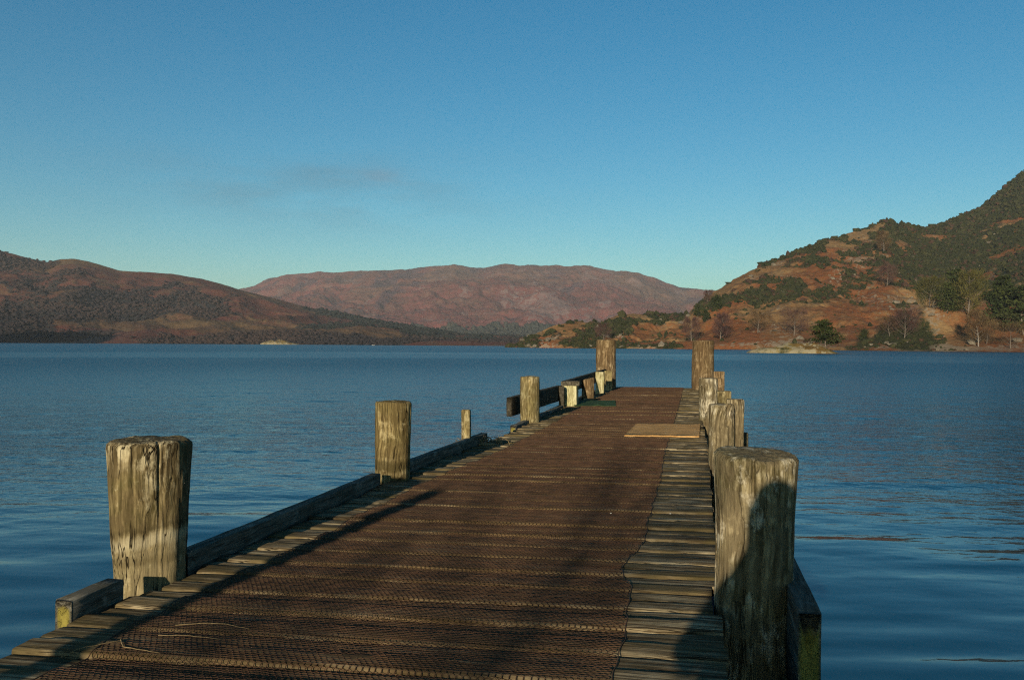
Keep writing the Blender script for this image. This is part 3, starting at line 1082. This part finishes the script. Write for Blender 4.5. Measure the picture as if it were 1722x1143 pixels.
# right side
pile('mooring_post', .265, 4.3, .70, .190, .176, MW['pile'], label='near right mooring post, pale streaked, half in shadow', seed=6.6, bulge=.022, wear=.02, tilt=(-.05, .07),
     crack_az=toward(.3, 4.3, -.05), rnd=.95, lean=(.01, 0))
pile('mooring_post', .255, 9.2, .61, .125, .128, MW['pile'], label='knotted right post with a hole near its top', seed=7.1, bulge=.012, wear=.012,
     slot=(toward(.28, 9.2, .62), .03, .40, .06), rnd=.75)
pile('mooring_post', .20, 14.5, .675, .145, .145, MW['pile'], label='mottled right post beyond the doormat', seed=8.4, bulge=.012, wear=.012, rnd=.7)
pile('mooring_post', .20, 24.8, 1.335, .295, .30, MW['pile_far'], label='tall reddish mooring post at the far right corner', seed=9.2, bulge=.02, wear=.05, rnd=.45, crack_az=toward(.3, 25, .2))

# side kerbs
beam_between('kerb_beam', (-2.647, 3.36, .095), (-2.65, 3.72, .095), .084, .16, MW['beam'], seed=1.0, rnd=.7)
beam_between('kerb_beam', (-2.650, 4.26, .095), (-2.655, 7.20, .095), .084, .16, MW['beam'], seed=2.0, rnd=.3)
beam_between('kerb_beam', (-2.655, 7.80, .095), (-2.56, 10.75, .105), .084, .16, MW['beam'], seed=3.0, rnd=.4)
beam_between('kerb_beam', (-2.55, 12.5, .035), (-2.50, 24.6, .03), .09, .15, MW['beam'], seed=4.0, rnd=.5)
beam_between('kerb_beam', (.455, 3.76, .128), (.43, 8.9, .118), .092, .42, MW['beam'], seed=5.0, rnd=.2)
beam_between('kerb_beam', (.40, 9.6, .06), (.24, 24.4, .02), .09, .2, MW['beam'], seed=6.0, rnd=.5)
# low side rail on the left
beam_between('side_rail', (-2.79, 13.35, .385), (-2.60, 17.35, .40), .085, .29, MW['beamx'], seed=7.0, rnd=.55)
beam_between('side_rail', (-2.56, 17.5, .475), (-2.44, 24.75, .53), .085, .27, MW['beamx'], seed=8.0, rnd=.45)


def sq_post(name, x, y, w, d, z0, z1, mat, rnd=.5, seed=0., rz=0.0, label=None, slope=0.0, par=jetty):
    mb = MB()
    box_mesh(mb, (0, 0, (z1 - z0) / 2), w, d, z1 - z0, axis='z', nz=max(6, int((z1 - z0) / .06)), seed=seed, rnd=rnd, wob=.008, bev=.008, slope=slope)
    o = mb.build(name, mat, None, True)
    o.location = (x, y, z0)
    o.rotation_euler = (0, 0, rz)
    bpy.context.view_layer.update()
    own(o, par)
    if label: o['label'] = label
    return o


sq_post('kerb_post', -2.625, 10.12, .10, .085, -.3, .43, MW['post'], .8, 1.0, rz=.05)
sq_post('rail_post', -2.52, 17.0, .10, .12, -.6, .40, MW['beamx'], .3, 2.0)  # no real post: dark upright added to stand for shade behind the yellow board
box_post = sq_post('rail_post', -2.40, 17.35, .28, .26, -.8, .40, MW['yellow'], .8, 3.0, label='square post with a bright lichen yellow face and dark cap')
cap = sq_post('post_cap', -2.385, 17.35, .36, .31, .402, .485, MW['beamx'], .5, 4.0)
cap.parent = box_post; cap.matrix_parent_inverse = box_post.matrix_world.inverted()
pile('rail_post', -2.345, 19.85, .44, .13, .13, MW['pile_far'], seed=10.1, rnd=.5, nseg=48, bulge=.02, tilt=(.25, 0))
sq_post('rail_post', -2.31, 22.0, .21, .14, -.8, .53, MW['yellow'], .5, 5.0, label='pale yellow green board beside the far post')
sq_post('rail_post', -2.235, 23.4, .20, .10, -.8, .52, MW['post'], .9, 6.0)
# right side blocks
sq_post('side_post', .40, 9.46, .17, .15, -1.4, .648, MW['pile'], .6, 7.0)
sq_post('side_post', .40, 13.0, .19, .2, -1.4, .555, MW['post'], .35, 8.0)
sq_post('side_post', .36, 16.9, .22, .2, -1.4, .60, MW['pile_far'], .8, 9.0)
sq_post('side_post', .474, 19.0, .22, .2, -1.4, .663, MW['pile_far'], .6, 10.0)
sq_post('side_post', .55, 10.6, .09, .12, -1.2, .20, MW['beamx'], .2, 11.0)
# bearers and stringers below
beam_between('bearer', (-2.3, -5, -.06), (-2.15, 25.4, -.06), .12, .2, MW['beam'], rnd=.2, seed=12.)
beam_between('bearer', (-1.15, -5, -.06), (-1.15, 25.4, -.06), .12, .2, MW['beam'], rnd=.2, seed=13.)
beam_between('bearer', (.02, -5, -.06), (-.02, 25.4, -.06), .10, .2, MW['beam'], rnd=.2, seed=14.)

# ------------------------------------------------------------------ things lying on the deck
def sheet(name, pts, thick, mat, nx=26, ny=26, zoff=.012, seed=0., wob=.01, crin=.006):
    """a limp mat lying on the boards; pts = four ground corners"""
    p = np.array(pts, float)
    c = p.mean(0)
    u = np.linspace(0, 1, nx); w = np.linspace(0, 1, ny)
    U, Vv = np.meshgrid(u, w, indexing='ij')
    XY = (p[0][None, None] * ((1 - U) * (1 - Vv))[..., None] + p[1][None, None] * ((1 - U) * Vv)[..., None] + p[2][None, None] * (U * Vv)[..., None] + p[3][None, None] * (U * (1 - Vv))[..., None])
    ed = np.maximum(np.abs(U - .5), np.abs(Vv - .5)) > .49
    XY[..., 0] += wob * fbm(XY[..., 0] * 9 + seed, XY[..., 1] * 9, 1.0, oct=3)
    XY[..., 1] += wob * fbm(XY[..., 0] * 9, XY[..., 1] * 9 + seed, 5.0, oct=3)
    Z = net_z(XY[..., 0], XY[..., 1]) * .5 + zoff + crin * fbm(XY[..., 0] * 6, XY[..., 1] * 6 + seed, 5.0, oct=3) - ed * thick * .3
    Ttop = np.concatenate([XY, (Z + thick)[..., None]], -1).reshape(-1, 3)
    Tbot = np.concatenate([XY, Z[..., None]], -1).reshape(-1, 3)
    n = nx * ny
    F1 = grid_faces(nx, ny)
    rim = [i * ny for i in range(nx)] + [(nx - 1) * ny + j for j in range(1, ny)] + [i * ny + ny - 1 for i in range(nx - 2, -1, -1)] + [j for j in range(ny - 2, 0, -1)]
    R_ = [(rim[i], rim[(i + 1) % len(rim)], rim[(i + 1) % len(rim)] + n, rim[i] + n) for i in range(len(rim))]
    V = np.vstack([Ttop, Tbot])
    V[:, :2] -= c
    mb = MB(); mb.add(V, np.vstack([F1[:, ::-1] if False else F1, F1[:, ::-1] + n, np.array(R_)[:, ::-1]]))
    o = mb.build(name, mat)
    o.location = (c[0], c[1], 0)
    return o


t = MT('coir', .95, .1)
n_ = t.noise((9, 60, 60), 5, .7); n2_ = t.noise((3, 3, 3), 4, .6)
t.color(t.mix(t.rng(n_, .3, .7), (.40, .22, .08), t.mix(t.rng(n2_, .4, .6), (.62, .38, .15), (.78, .50, .22))))
t.bump(n_, .012)
tag(sheet('doormat', [(-.90, 11.62), (-.86, 13.35), (.07, 13.5), (.05, 11.76)], .022, t.m, seed=3.),
    'brown fibre mat lying across the right edge of the netting', 'mat')
tag(sheet('rubber_mat', [(-2.30, 17.1), (-2.33, 18.8), (-1.66, 18.9), (-1.50, 17.25)], .014, simple_mat('green_rubber', (.03, .065, .026), (.05, .10, .045), 5, .85, .004, .08), seed=8., crin=.01),
    'small dark green mat near the lichen yellow post', 'mat')


def twig(name, pts, r, mat):
    mb = MB()
    p = np.array(pts, float)
    tt = np.linspace(0, len(p) - 1, 26)
    q = np.stack([np.interp(tt, range(len(p)), p[:, k]) for k in range(2)], -1)
    q += .006 * np.stack([vnoise(tt * 1.7 + r * 9999, 0, 0), vnoise(tt * 1.7, 5, r * 999)], -1)
    z = net_z(q[:, 0], q[:, 1]) + .004
    P3 = np.concatenate([q, z[:, None]], 1)
    c = P3[0].copy()
    n = 6
    d = np.gradient(P3, axis=0); d /= np.linalg.norm(d, axis=1, keepdims=True)
    s_ = np.cross(d, [0, 0, 1]); s_ /= np.linalg.norm(s_, axis=1, keepdims=True)
    u_ = np.cross(s_, d)
    a = np.linspace(0, 6.283, n, endpoint=False)
    rr = (r * np.linspace(1, .35, 26))[:, None, None]
    V = P3[:, None] + rr * (np.cos(a)[None, :, None] * s_[:, None] + np.sin(a)[None, :, None] * u_[:, None])
    mb.add(V.reshape(-1, 3) - c, grid_faces(26, n, wrap=True))
    o = mb.build(name, mat)
    o.location = c
    return o


tw = simple_mat('dry_twig', (.20, .14, .065), (.36, .27, .14), 60)
for pts, r_, lab in (([(-2.23, 3.16), (-2.17, 3.09), (-2.07, 3.07), (-1.98, 3.05)], .0035, 'bent dry twig nearest the bottom left corner, hooked at its end'),
                     ([(-2.12, 3.36), (-2.02, 3.42), (-1.92, 3.43), (-1.80, 3.39)], .0028, 'thin dry twig lying across the netting beside the near left post'),
                     ([(-2.12, 3.25), (-2.0, 3.28), (-1.86, 3.27)], .0022, 'short straight straw between the two longer twigs'),
                     ([(-2.36, 2.98), (-2.3, 3.06), (-2.22, 3.17)], .0025, 'twig lying along the netting edge at the bottom left')):
    tag(twig('twig', pts, r_ * .7, tw), lab, 'twig', 'twigs on the near boards')

wm = simple_mat('white_stone', (.4, .38, .33), (.55, .53, .47), 30)
V0, T0 = ico(2)
for (x_, y_, s_, lab) in ((-.585, 6.36, .007, 'tiny white pebble on the netting, the left one of two'), (-.17, 6.45, .007, 'tiny white pebble on the netting, the right one of two')):
    mb = MB(); mb.add(V0 * np.array([s_, s_ * .8, s_ * .6]) * (1 + .25 * vnoise(V0[:, 0] * 2 + x_, V0[:, 1] * 2, V0[:, 2] * 2)[:, None]), None, T0)
    o = mb.build('pebble', wm)
    o.location = (x_, y_, float(net_z(x_, y_)) + s_ * .5)
    tag(o, lab, 'pebble', 'pebbles on the deck')


def tuft(x, y, n, h, lab):
    mb = MB()
    for i in range(n):
        a, l = random.uniform(0, 6.28), h * random.uniform(.5, 1)
        b = np.array([random.gauss(0, .13), random.gauss(0, .05), 0])
        q = np.array([[0, 0, 0], [math.cos(a) * l * .25, math.sin(a) * l * .25, l * .5], [math.cos(a) * l * .7, math.sin(a) * l * .7, l * .75]]) + b
        tubes(q[:-1], q[1:], .0035, mb)
    mb.add(V0 * np.array([.22, .07, .02]), None, T0)
    o = mb.build('grass_tuft', tw)
    o.location = (x, y, float(net_z(x, y)) - .01)
    return tag(o, lab, 'grass')


tuft(-2.50, 10.4, 70, .13, 'tuft of dry pale grass against the kerb beyond the thin square post')


# ------------------------------------------------------------------ islets
def islet(name, px, D, half_w, half_d, h, mat, seed=1.0, spit=0.0, n=90):
    a = azel(px, 570)[0]
    cx_, cy_ = math.sin(a) * D, math.cos(a) * D
    u = np.linspace(-1.3, 1.3, n); v = np.linspace(-1.3, 1.3, 50)
    U, V_ = np.meshgrid(u, v, indexing='ij')
    rr = np.sqrt(U ** 2 + V_ ** 2)
    f = np.clip(1 - rr ** 2, -.6, 1)
    prof_ = np.where(U > .1, (1 - .92 * spit * sstep(.1, .5, U)), 1.0)
    X = U * half_w; Y = V_ * half_d
    Z = WATER_Z + h * np.sign(f) * np.abs(f) ** .6 * prof_ * (1 + .5 * fbm(X * .2 + seed, Y * .2, seed)) + .5 * h / 3 * fbm(X * .6, Y * .6, seed, oct=5) * (f > 0) * prof_ - .1
    ca, sa = math.cos(-a), math.sin(-a)
    Xw = cx_ + X * ca - Y * sa; Yw = cy_ + X * sa + Y * ca
    zone = np.clip(.5 + fbm(X * .3, Y * .3, 4.), 0, 1); rock = np.clip(.55 + .8 * fbm(X * .5, Y * .5, 5.) + .4 * (f < .25), 0, 1)
    o = mesh_obj(name, np.stack([Xw, Yw, Z], -1), grid_faces(n, 50)[:, ::-1], mat, None, True, attrs=dict(veg=(zone * .5).ravel(), zone=zone.ravel(), rock=rock.ravel()))
    tag(o, kind='structure')
    return Xw, Yw, Z


im = land_mat('islet_cover', (.16, .10, .035), (.21, .16, .055), (.03, .035, .012), (.27, .24, .16), 3.0, 1.0, .2)
islet('islet', 1360, 268, 17.5, 6, 2.6, im, 3.0, spit=1.0)
islet('islet', 472, 1060, 23, 12, 5.0, im, 7.0, spit=.5)

# ------------------------------------------------------------------ single trees
bark = simple_mat('grey_bark', (.10, .08, .065), (.20, .17, .14), 2)
birchbark = simple_mat('birch_bark', (.16, .14, .12), (.27, .25, .22), 2)
mt_twig = {'purple': leafmass_mat('purple_winter_twigs', (.085, .045, .042), (.13, .07, .06), (.10, .06, .05), 1),
           'brown': leafmass_mat('brown_winter_twigs', (.11, .07, .035), (.17, .11, .055), (.14, .09, .04), 1),
           'green': leafmass_mat('evergreen_needles', (.030, .045, .014), (.055, .070, .020), (.045, .055, .02), 1),
           'olive': leafmass_mat('olive_ivy_leaves', (.075, .075, .022), (.13, .12, .035), (.10, .09, .03), 1)}


def tube_path(mb, P_, R_, n=6):
    P_ = np.array(P_, float)
    d = np.gradient(P_, axis=0); d /= np.linalg.norm(d, axis=1, keepdims=True) + 1e-9
    ref = np.array([.31, .95, .07])
    s_ = np.cross(d, ref); s_ /= np.linalg.norm(s_, axis=1, keepdims=True)
    u_ = np.cross(s_, d)
    a = np.linspace(0, 6.2832, n, endpoint=False)
    V = P_[:, None] + np.array(R_)[:, None, None] * (np.cos(a)[None, :, None] * s_[:, None] + np.sin(a)[None, :, None] * u_[:, None])
    mb.add(V.reshape(-1, 3), grid_faces(len(P_), n, wrap=True))


def tree(px, D, base_z, h, w, kind, colour, label, cat, group=None, seed=0, barkm=bark, bare_frac=.25, dens=1.0, loc=None, twig_w=None):
    g = np.random.default_rng(seed + 100)
    if loc is None:
        a = azel(px, 570)[0]
        loc = (math.sin(a) * D, math.cos(a) * D, base_z)
    root = empty({'pine': 'pine_tree', 'bare': 'bare_tree', 'bush': 'evergreen_bush'}[kind], loc)
    tag(root, label, cat, group)
    bpy.context.view_layer.update()
    tm = MB()
    tip = np.array([g.normal(0, .05 * h), g.normal(0, .05 * h), h * .93])
    k = np.linspace(0, 1, 9)
    path = np.stack([tip[0] * k + .02 * h * np.sin(k * 5 + seed), tip[1] * k, tip[2] * k - .3 * (1 - k)], -1)
    r0_ = h * .022
    tube_path(tm, path, r0_ * (1 - .85 * k), 7)
    ends = []
    nl = 16 if kind != 'bush' else 8
    for i in range(nl):
        f = bare_frac + (1 - bare_frac) * (i + .5) / nl * .95
        p0 = np.array([np.interp(f, k, path[:, c]) for c in range(3)])
        an = i * 2.4 + g.random()
        if kind == 'pine':
            L = w * .5 * (1.12 - .75 * ((f - bare_frac) / (1 - bare_frac)) ** 1.3) * g.uniform(.7, 1.1); rise = .12
        elif kind == 'bare':
            L = w * .5 * math.sin(math.pi * min(.95, .25 + .75 * (f - bare_frac) / (1 - bare_frac))) ** .5 * g.uniform(.75, 1.1); rise = .9
        else:
            L = w * .45 * g.uniform(.6, 1.1); rise = .5
        e = p0 + np.array([math.cos(an) * L, math.sin(an) * L, L * rise])
        m = (p0 + e) / 2 + np.array([0, 0, -.06 * L])
        tube_path(tm, [p0, m, e], [r0_ * .35 * (1 - .6 * f), r0_ * .22, r0_ * .07], 5)
        ends += [(p0, m, e, L)]
    o = tm.build('trunk', barkm, None, True); o.location = loc
    bpy.context.view_layer.update(); own(o, root)
    # crown
    cm = MB()
    N = int((2600 if kind != 'bare' else 3200) * dens)
    li = g.integers(0, len(ends), N)
    f = g.random(N) ** .7
    P0 = np.array([q[0] for q in ends])[li]; Pe = np.array([q[2] for q in ends])[li]; LL = np.array([q[3] for q in ends])[li]
    if kind == 'pine':
        c = P0 + (Pe - P0) * f[:, None] + g.normal(0, 1, (N, 3)) * (LL * .17 + .12)[:, None] * np.array([1, 1, .45])
    elif kind == 'bush':
        c = P0 + (Pe - P0) * f[:, None] + g.normal(0, 1, (N, 3)) * (LL * .32)[:, None]
        c[:, 2] = np.abs(c[:, 2])
    else:
        c = P0 + (Pe - P0) * (.35 + .75 * f)[:, None] + g.normal(0, 1, (N, 3)) * (LL * .22)[:, None]
    c[:, 2] = np.maximum(c[:, 2], .1)
    if kind == 'bare':
        dv = (c - P0) / (np.linalg.norm(c - P0, axis=1, keepdims=True) + .1) + g.normal(0, .55, (N, 3))
        dv[:, 2] += .35
        dv /= np.linalg.norm(dv, axis=1, keepdims=True)
        ln = (h * .085) * g.uniform(.5, 1.3, (N, 1))
        sd_ = np.cross(dv, g.normal(0, 1, (N, 3))); sd_ /= np.linalg.norm(sd_, axis=1, keepdims=True)
        wd = (twig_w or h * .0042)
        V = np.stack([c - sd_ * wd, c + sd_ * wd, c + dv * ln + sd_ * wd * .3, c + dv * ln - sd_ * wd * .3], 1)
    else:
        a1 = g.normal(0, 1, (N, 3)); a1[:, 2] *= .5; a1 /= np.linalg.norm(a1, axis=1, keepdims=True)
        b1 = np.cross(a1, g.normal(0, 1, (N, 3))); b1 /= np.linalg.norm(b1, axis=1, keepdims=True)
        sz_ = (h * .024) * g.uniform(.6, 1.4, (N, 1))
        V = np.stack([c - a1 * sz_ - b1 * sz_ * .6, c + a1 * sz_ - b1 * sz_ * .7, c + a1 * sz_ * .8 + b1 * sz_ * .6, c - a1 * sz_ * .9 + b1 * sz_ * .7], 1)
    Q = np.arange(N * 4).reshape(-1, 4)
    cm.add(V.reshape(-1, 3), Q, rnd=0)
    cm.R = [np.repeat(g.random(len(ends))[li], 4)]
    o = cm.build('crown', mt_twig[colour], None, False); o.location = loc
    bpy.context.view_layer.update(); own(o, root)
    return root


def on_right(px, D):
    p = right.place(px, D)
    return tuple(float(v) for v in p)


TR = [
    # px, D, h, w, kind, colour, label
    (1388, 266, 7.8, 8.2, 'pine', 'green', 'dark evergreen tree standing alone on the low islet'),
    (1015, 522, 9, 9, 'bare', 'purple', 'round purplish bare tree behind the far left corner post'),
    (1162, 505, 13, 9.5, 'bare', 'purple', 'dark bare tree just left of the far right corner post'),
    (1212, 500, 15, 8.5, 'bare', 'purple', 'taller bare tree just right of the far right corner post'),
    (1275, 500, 11, 9.5, 'bare', 'brown', 'round grey brown bare tree alone on the bracken'),
    (1336, 490, 12, 14, 'bare', 'purple', 'broad purplish bare tree left of the islet evergreen'),
    (1172, 600, 8, 6, 'bush', 'green', 'leftmost round evergreen of the three above the bay'),
    (1187, 585, 8.5, 6, 'bush', 'green', 'lowest of the three round evergreens above the bay'),
    (1203, 600, 9, 8, 'bush', 'green', 'rightmost and widest of the three evergreens above the bay'),
    (1190, 670, 9, 7, 'bare', 'purple', 'bare tree on the skyline at the foot of the long ridge'),
    (1453, 480, 5.5, 5, 'bush', 'green', 'small dark evergreen on bracken right of the islet tree'),
    (1492, 700, 15, 12, 'bare', 'purple', 'purple bare tree high on the scrubby slope'),
    (1486, 840, 20, 10, 'bare', 'brown', 'group of pale stemmed birches high on the dark slope'),
    (1520, 480, 13, 14, 'bare', 'purple', 'brown bare tree above the pale rock by the water'),
    (1495, 485, 9, 10, 'bare', 'brown', 'low bare tree left of the pale shoreline rock'),
    (1562, 520, 19, 14, 'bare', 'olive', 'yellowish green leafy tree behind the shore rock'),
    (1606, 520, 26, 12, 'pine', 'green', 'tall dark pine behind the yellowish ivy clad tree'),
    (1630, 500, 24, 13, 'bare', 'olive', 'tall yellow green tree beside the tall dark pine'),
    (1594, 500, 12, 12, 'bush', 'green', 'dark evergreen bush at the foot of the tall pine'),
    (1645, 465, 16, 10, 'bare', 'brown', 'pale stemmed bare tree at the waterside right of the rock'),
    (1693, 500, 28, 12, 'pine', 'green', 'tall pine with a long pale stem near the right edge'),
    (1678, 495, 20, 12, 'bush', 'green', 'dark evergreen left of the pale stemmed pine'),
    (1722, 490, 26, 16, 'pine', 'green', 'dark pine cut by the right edge of the photograph'),
    (1700, 455, 9, 14, 'bare', 'brown', 'low brown bare trees along the waterside at far right'),
    (1660, 470, 9, 11, 'bare', 'brown', 'low brown waterside tree between the two pines'),
]
for i, (px, D, h, w, kind, colr, lab) in enumerate(TR):
    if px == 1388:
        a_ = azel(px, 570)[0]
        loc = (math.sin(a_) * D, math.cos(a_) * D, WATER_Z + 2.2)
    else:
        loc = on_right(px, D)
    tree(px, D, 0, h, w, kind, colr, lab, 'tree' if kind != 'bush' else 'bush', 'trees on the right hand headland' if px != 1388 else None, seed=i,
         barkm=birchbark if px in (1693, 1645) else bark, loc=loc, bare_frac=.12 if kind != 'pine' else (.45 if px == 1693 else .12), dens=1.5 if px == 1388 else 1.0)


# ------------------------------------------------------------------ small white boat far out
def boat():
    a = azel(628, 570)[0]; D = 900
    loc = (math.sin(a) * D, math.cos(a) * D, WATER_Z)
    root = empty('rowing_boat', loc, .5)
    tag(root, 'tiny white boat far out before the left shore', 'boat')
    bpy.context.view_layer.update()
    st = np.linspace(-1, 1, 13); cr = np.linspace(-1, 1, 9)
    Sx, Cx = np.meshgrid(st, cr, indexing='ij')
    wdt = .8 * (1 - np.abs(Sx) ** 2.6) ** .6 + .05
    Z = -.15 + .85 * np.abs(Cx) ** 2.2 + .2 * Sx ** 2
    V = np.stack([Sx * 1.5, Cx * wdt * .7, Z * .6], -1).reshape(-1, 3)
    Vi = V * np.array([.96, .9, 1]) + np.array([0, 0, .06])
    mb = MB(); mb.add(V, grid_faces(13, 9)); mb.add(Vi, grid_faces(13, 9)[:, ::-1])
    wp = simple_mat('white_paint', (.5, .5, .48), (.6, .6, .58), 3, .4)
    o = mb.build('hull', wp); o.location = loc; o.rotation_euler = (0, 0, .5)
    bpy.context.view_layer.update(); own(o, root)
    for x_ in (-.9, .5):
        mb = MB(); box_mesh(mb, (x_, 0, .38), .25, 1.3, .04, axis='y', nz=4)
        o = mb.build('thwart', MW['beam']); o.location = loc; o.rotation_euler = (0, 0, .5)
        bpy.context.view_layer.update(); own(o, root)


boat()

# ------------------------------------------------------------------ the shore behind, with the tree whose shade dapples the near boards
u = np.linspace(-1, 1, 70)
U, V_ = np.meshgrid(u, u, indexing='ij')
X = U * 120; Y = -4 - 60 * (V_ + 1)
Z = WATER_Z - .5 + 1.15 * sstep(-3.8, -9, Y + .8 * vnoise(X * .2, 0, 0)) + .25 * fbm(X * .1, Y * .1, 3.)
o = mesh_obj('shore', np.stack([X, Y, Z], -1), grid_faces(70, 70), land_mat('shore_turf', (.14, .12, .05), (.16, .15, .06), (.05, .06, .02), (.3, .28, .24), 20, .6, .02), None, True,
             attrs=dict(veg=np.full(4900, .2), zone=np.full(4900, .5), rock=np.full(4900, .4)))
tag(o, kind='structure')
tree(0, 0, 0, 5.6, 3.4, 'bare', 'brown', 'small bare tree on the shore behind the viewpoint', 'tree', seed=77, loc=(-2.6, -16.0, -.1), bare_frac=.55, dens=.06, twig_w=.012)


# ------------------------------------------------------------------ the photographer kneeling on the boards
def photographer():
    root = empty('person', (-.07, -.35, 0))
    tag(root, 'kneeling photographer in dark coat and woollen hat holding a camera', 'person')
    bpy.context.view_layer.update()
    rot = Matrix.Rotation(YAW, 4, 'Z')

    def skin(name, pts, edges, rad, mat, par=root, sub=2, root_i=0):
        me = bpy.data.meshes.new(name)
        me.from_pydata([rot @ Vector(p) for p in pts], edges, [])
        o_shift = (-.07 if name == 'body' else 0)
        for v_ in me.vertices: v_.co.x += o_shift * (1 - min(1, max(0, (v_.co.y + .25) / .15)))
        o = bpy.data.objects.new(name, me); COL.objects.link(o)
        sk = o.modifiers.new('s', 'SKIN')
        sk.use_smooth_shade = True
        for i, r in enumerate(rad):
            me.skin_vertices[0].data[i].radius = r if isinstance(r, tuple) else (r, r)
        me.skin_vertices[0].data[root_i].use_root = True
        ss = o.modifiers.new('u', 'SUBSURF'); ss.levels = sub; ss.render_levels = sub
        if mat: me.materials.append(mat)
        own(o, par)
        return o
    coat = simple_mat('dark_coat', (.02, .022, .03), (.04, .042, .05), 20)
    skinm = simple_mat('skin', (.50, .30, .22), (.58, .36, .27), 12, .5)
    P_ = [(0, -.44, .56), (0, -.41, .80), (0, -.37, 1.0), (0, -.31, 1.13), (0, -.28, 1.21), (0, -.26, 1.30), (0, -.25, 1.38), (0, -.26, 1.46),
          (-.21, -.36, 1.06), (-.35, -.27, .80), (-.11, -.07, 1.10), (-.075, -.03, 1.16), (.20, -.36, 1.03), (.42, -.27, .84), (.11, -.09, 1.10), (.075, -.05, 1.16),
          (-.20, -.40, .54), (-.30, -.06, .50), (-.30, -.12, .10), (-.30, .0, .05), (.11, -.42, .48), (.08, -.26, .08), (.08, -.66, .08), (.08, -.72, .03)]
    E_ = [(0, 1), (1, 2), (2, 3), (3, 4), (4, 5), (5, 6), (6, 7), (2, 8), (8, 9), (9, 10), (10, 11), (2, 12), (12, 13), (13, 14), (14, 15), (0, 16), (16, 17), (17, 18), (18, 19), (0, 20), (20, 21), (21, 22), (22, 23)]
    Rr = [(.35, .24), (.33, .22), (.27, .18), .17, .125, .12, .12, .10, .085, .062, .042, .032, .085, .062, .042, .032, .15, .10, .06, .045, .10, .072, .05, .045]
    skin('body', P_, E_, Rr, coat)
    # head skin, hands, hat are separate pieces over the one body
    V0, T0 = ico(4)
    face = V0 * np.array([.088, .105, .125])
    nose = np.exp(-((V0[:, 0] / .14) ** 2 + ((V0[:, 2] + .12) / .2) ** 2)) * (V0[:, 1] > 0)
    face[:, 1] += .024 * nose
    for sx in (-1, 1):
        face[:, 1] -= .010 * np.exp(-(((V0[:, 0] - sx * .38) / .16) ** 2 + ((V0[:, 2] - .1) / .1) ** 2)) * (V0[:, 1] > 0)
        face[:, 0] += sx * .012 * np.exp(-(((V0[:, 1] + .05) / .12) ** 2 + ((V0[:, 2]) / .25) ** 2)) * (V0[:, 0] * sx > .8)
    face[:, 1] -= .006 * np.exp(-((V0[:, 2] + .5) / .04) ** 2 - (V0[:, 0] / .35) ** 2) * (V0[:, 1] > 0)
    face += np.array([-.035, -.215, 1.335])
    Rm = np.array(rot.to_3x3())
    mb = MB(); mb.add(face @ Rm.T, None, T0)
    own(mb.build('face', skinm), root)
    hat = V0[:, :] * np.array([.125, .145, .165]) * (1 + .02 * np.sin(np.arctan2(V0[:, 1], V0[:, 0]) * 40))[:, None]
    hat[:, 2] = np.maximum(hat[:, 2], .01)
    hat += np.array([-.035, -.25, 1.375])
    mb = MB(); mb.add(hat @ Rm.T, None, T0)
    own(mb.build('hat', simple_mat('wool', (.05, .03, .03), (.09, .05, .05), 60)), root)
    for sx in (-1, 1):
        b = (sx * .072, -.045, 1.17)
        pts, eds, rad = [b, (sx * .066, -.045, 1.215)], [(0, 1)], [.026, .028]
        for i, (dy, L) in enumerate(((.018, .052), (.006, .058), (-.006, .054), (-.018, .044))):
            n0 = len(pts)
            pts += [(sx * .062, -.045 + dy, 1.235), (sx * .045, -.045 + dy, 1.235 + .006), (sx * (.062 - L * .75), -.045 + dy, 1.232)]
            eds += [(1, n0), (n0, n0 + 1), (n0 + 1, n0 + 2)]
            rad += [.009, .0085, .007]
        n0 = len(pts)
        pts += [(sx * .05, -.06, 1.185), (sx * .03, -.07, 1.19)]
        eds += [(0, n0), (n0, n0 + 1)]; rad += [.011, .009]
        skin('hand', pts, eds, rad, skinm)
    cm = bpy.data.materials.new('camera_black'); cm.use_nodes = True
    cm.node_tree.nodes['Principled BSDF'].inputs['Base Color'].default_value = (.02, .02, .02, 1)
    mb = MB(); box_mesh(mb, (0, -.045, 1.195), .105, .026, .065, axis='x', nz=5, wob=0, bev=.005)
    V_ = np.concatenate(mb.V) @ Rm.T
    mb.V = [V_]
    rc = empty('compact_camera', tuple(rot @ Vector((0, -.045, 1.165))))
    tag(rc, 'small black compact camera in the hands of the photographer', 'camera')
    bpy.context.view_layer.update()
    own(mb.build('camera_body', cm), rc)
    mb = MB(); tube_path(mb, [rot @ Vector((0, -.035, 1.197)), rot @ Vector((0, -.02, 1.197)), rot @ Vector((0, -.008, 1.197))], [.021, .020, .018], 24)
    own(mb.build('lens_barrel', cm), rc)


photographer()

# ------------------------------------------------------------------ haze
hm = bpy.data.materials.new('haze'); hm.use_nodes = True
hn = hm.node_tree.nodes; hn.clear()
ho = hn.new('ShaderNodeOutputMaterial'); pv = hn.new('ShaderNodeVolumePrincipled')
pv.inputs['Color'].default_value = (.80, .90, 1.0, 1)
pv.inputs['Density'].default_value = 5.0e-5
pv.inputs['Anisotropy'].default_value = 0.0
hm.node_tree.links.new(pv.outputs[0], ho.inputs['Volume'])
B, z0_, z1_ = 7300, WATER_Z - 12, 560
Vb = [(x_, y_, z_) for z_ in (z0_, z1_) for (x_, y_) in ((-B, -B), (B, -B), (B, B), (-B, B))]
hz_ = mesh_obj('haze', Vb, [(3, 2, 1, 0), (4, 5, 6, 7), (0, 1, 5, 4), (1, 2, 6, 5), (2, 3, 7, 6), (3, 0, 4, 7)], hm, None, False)
tag(hz_, kind='stuff')
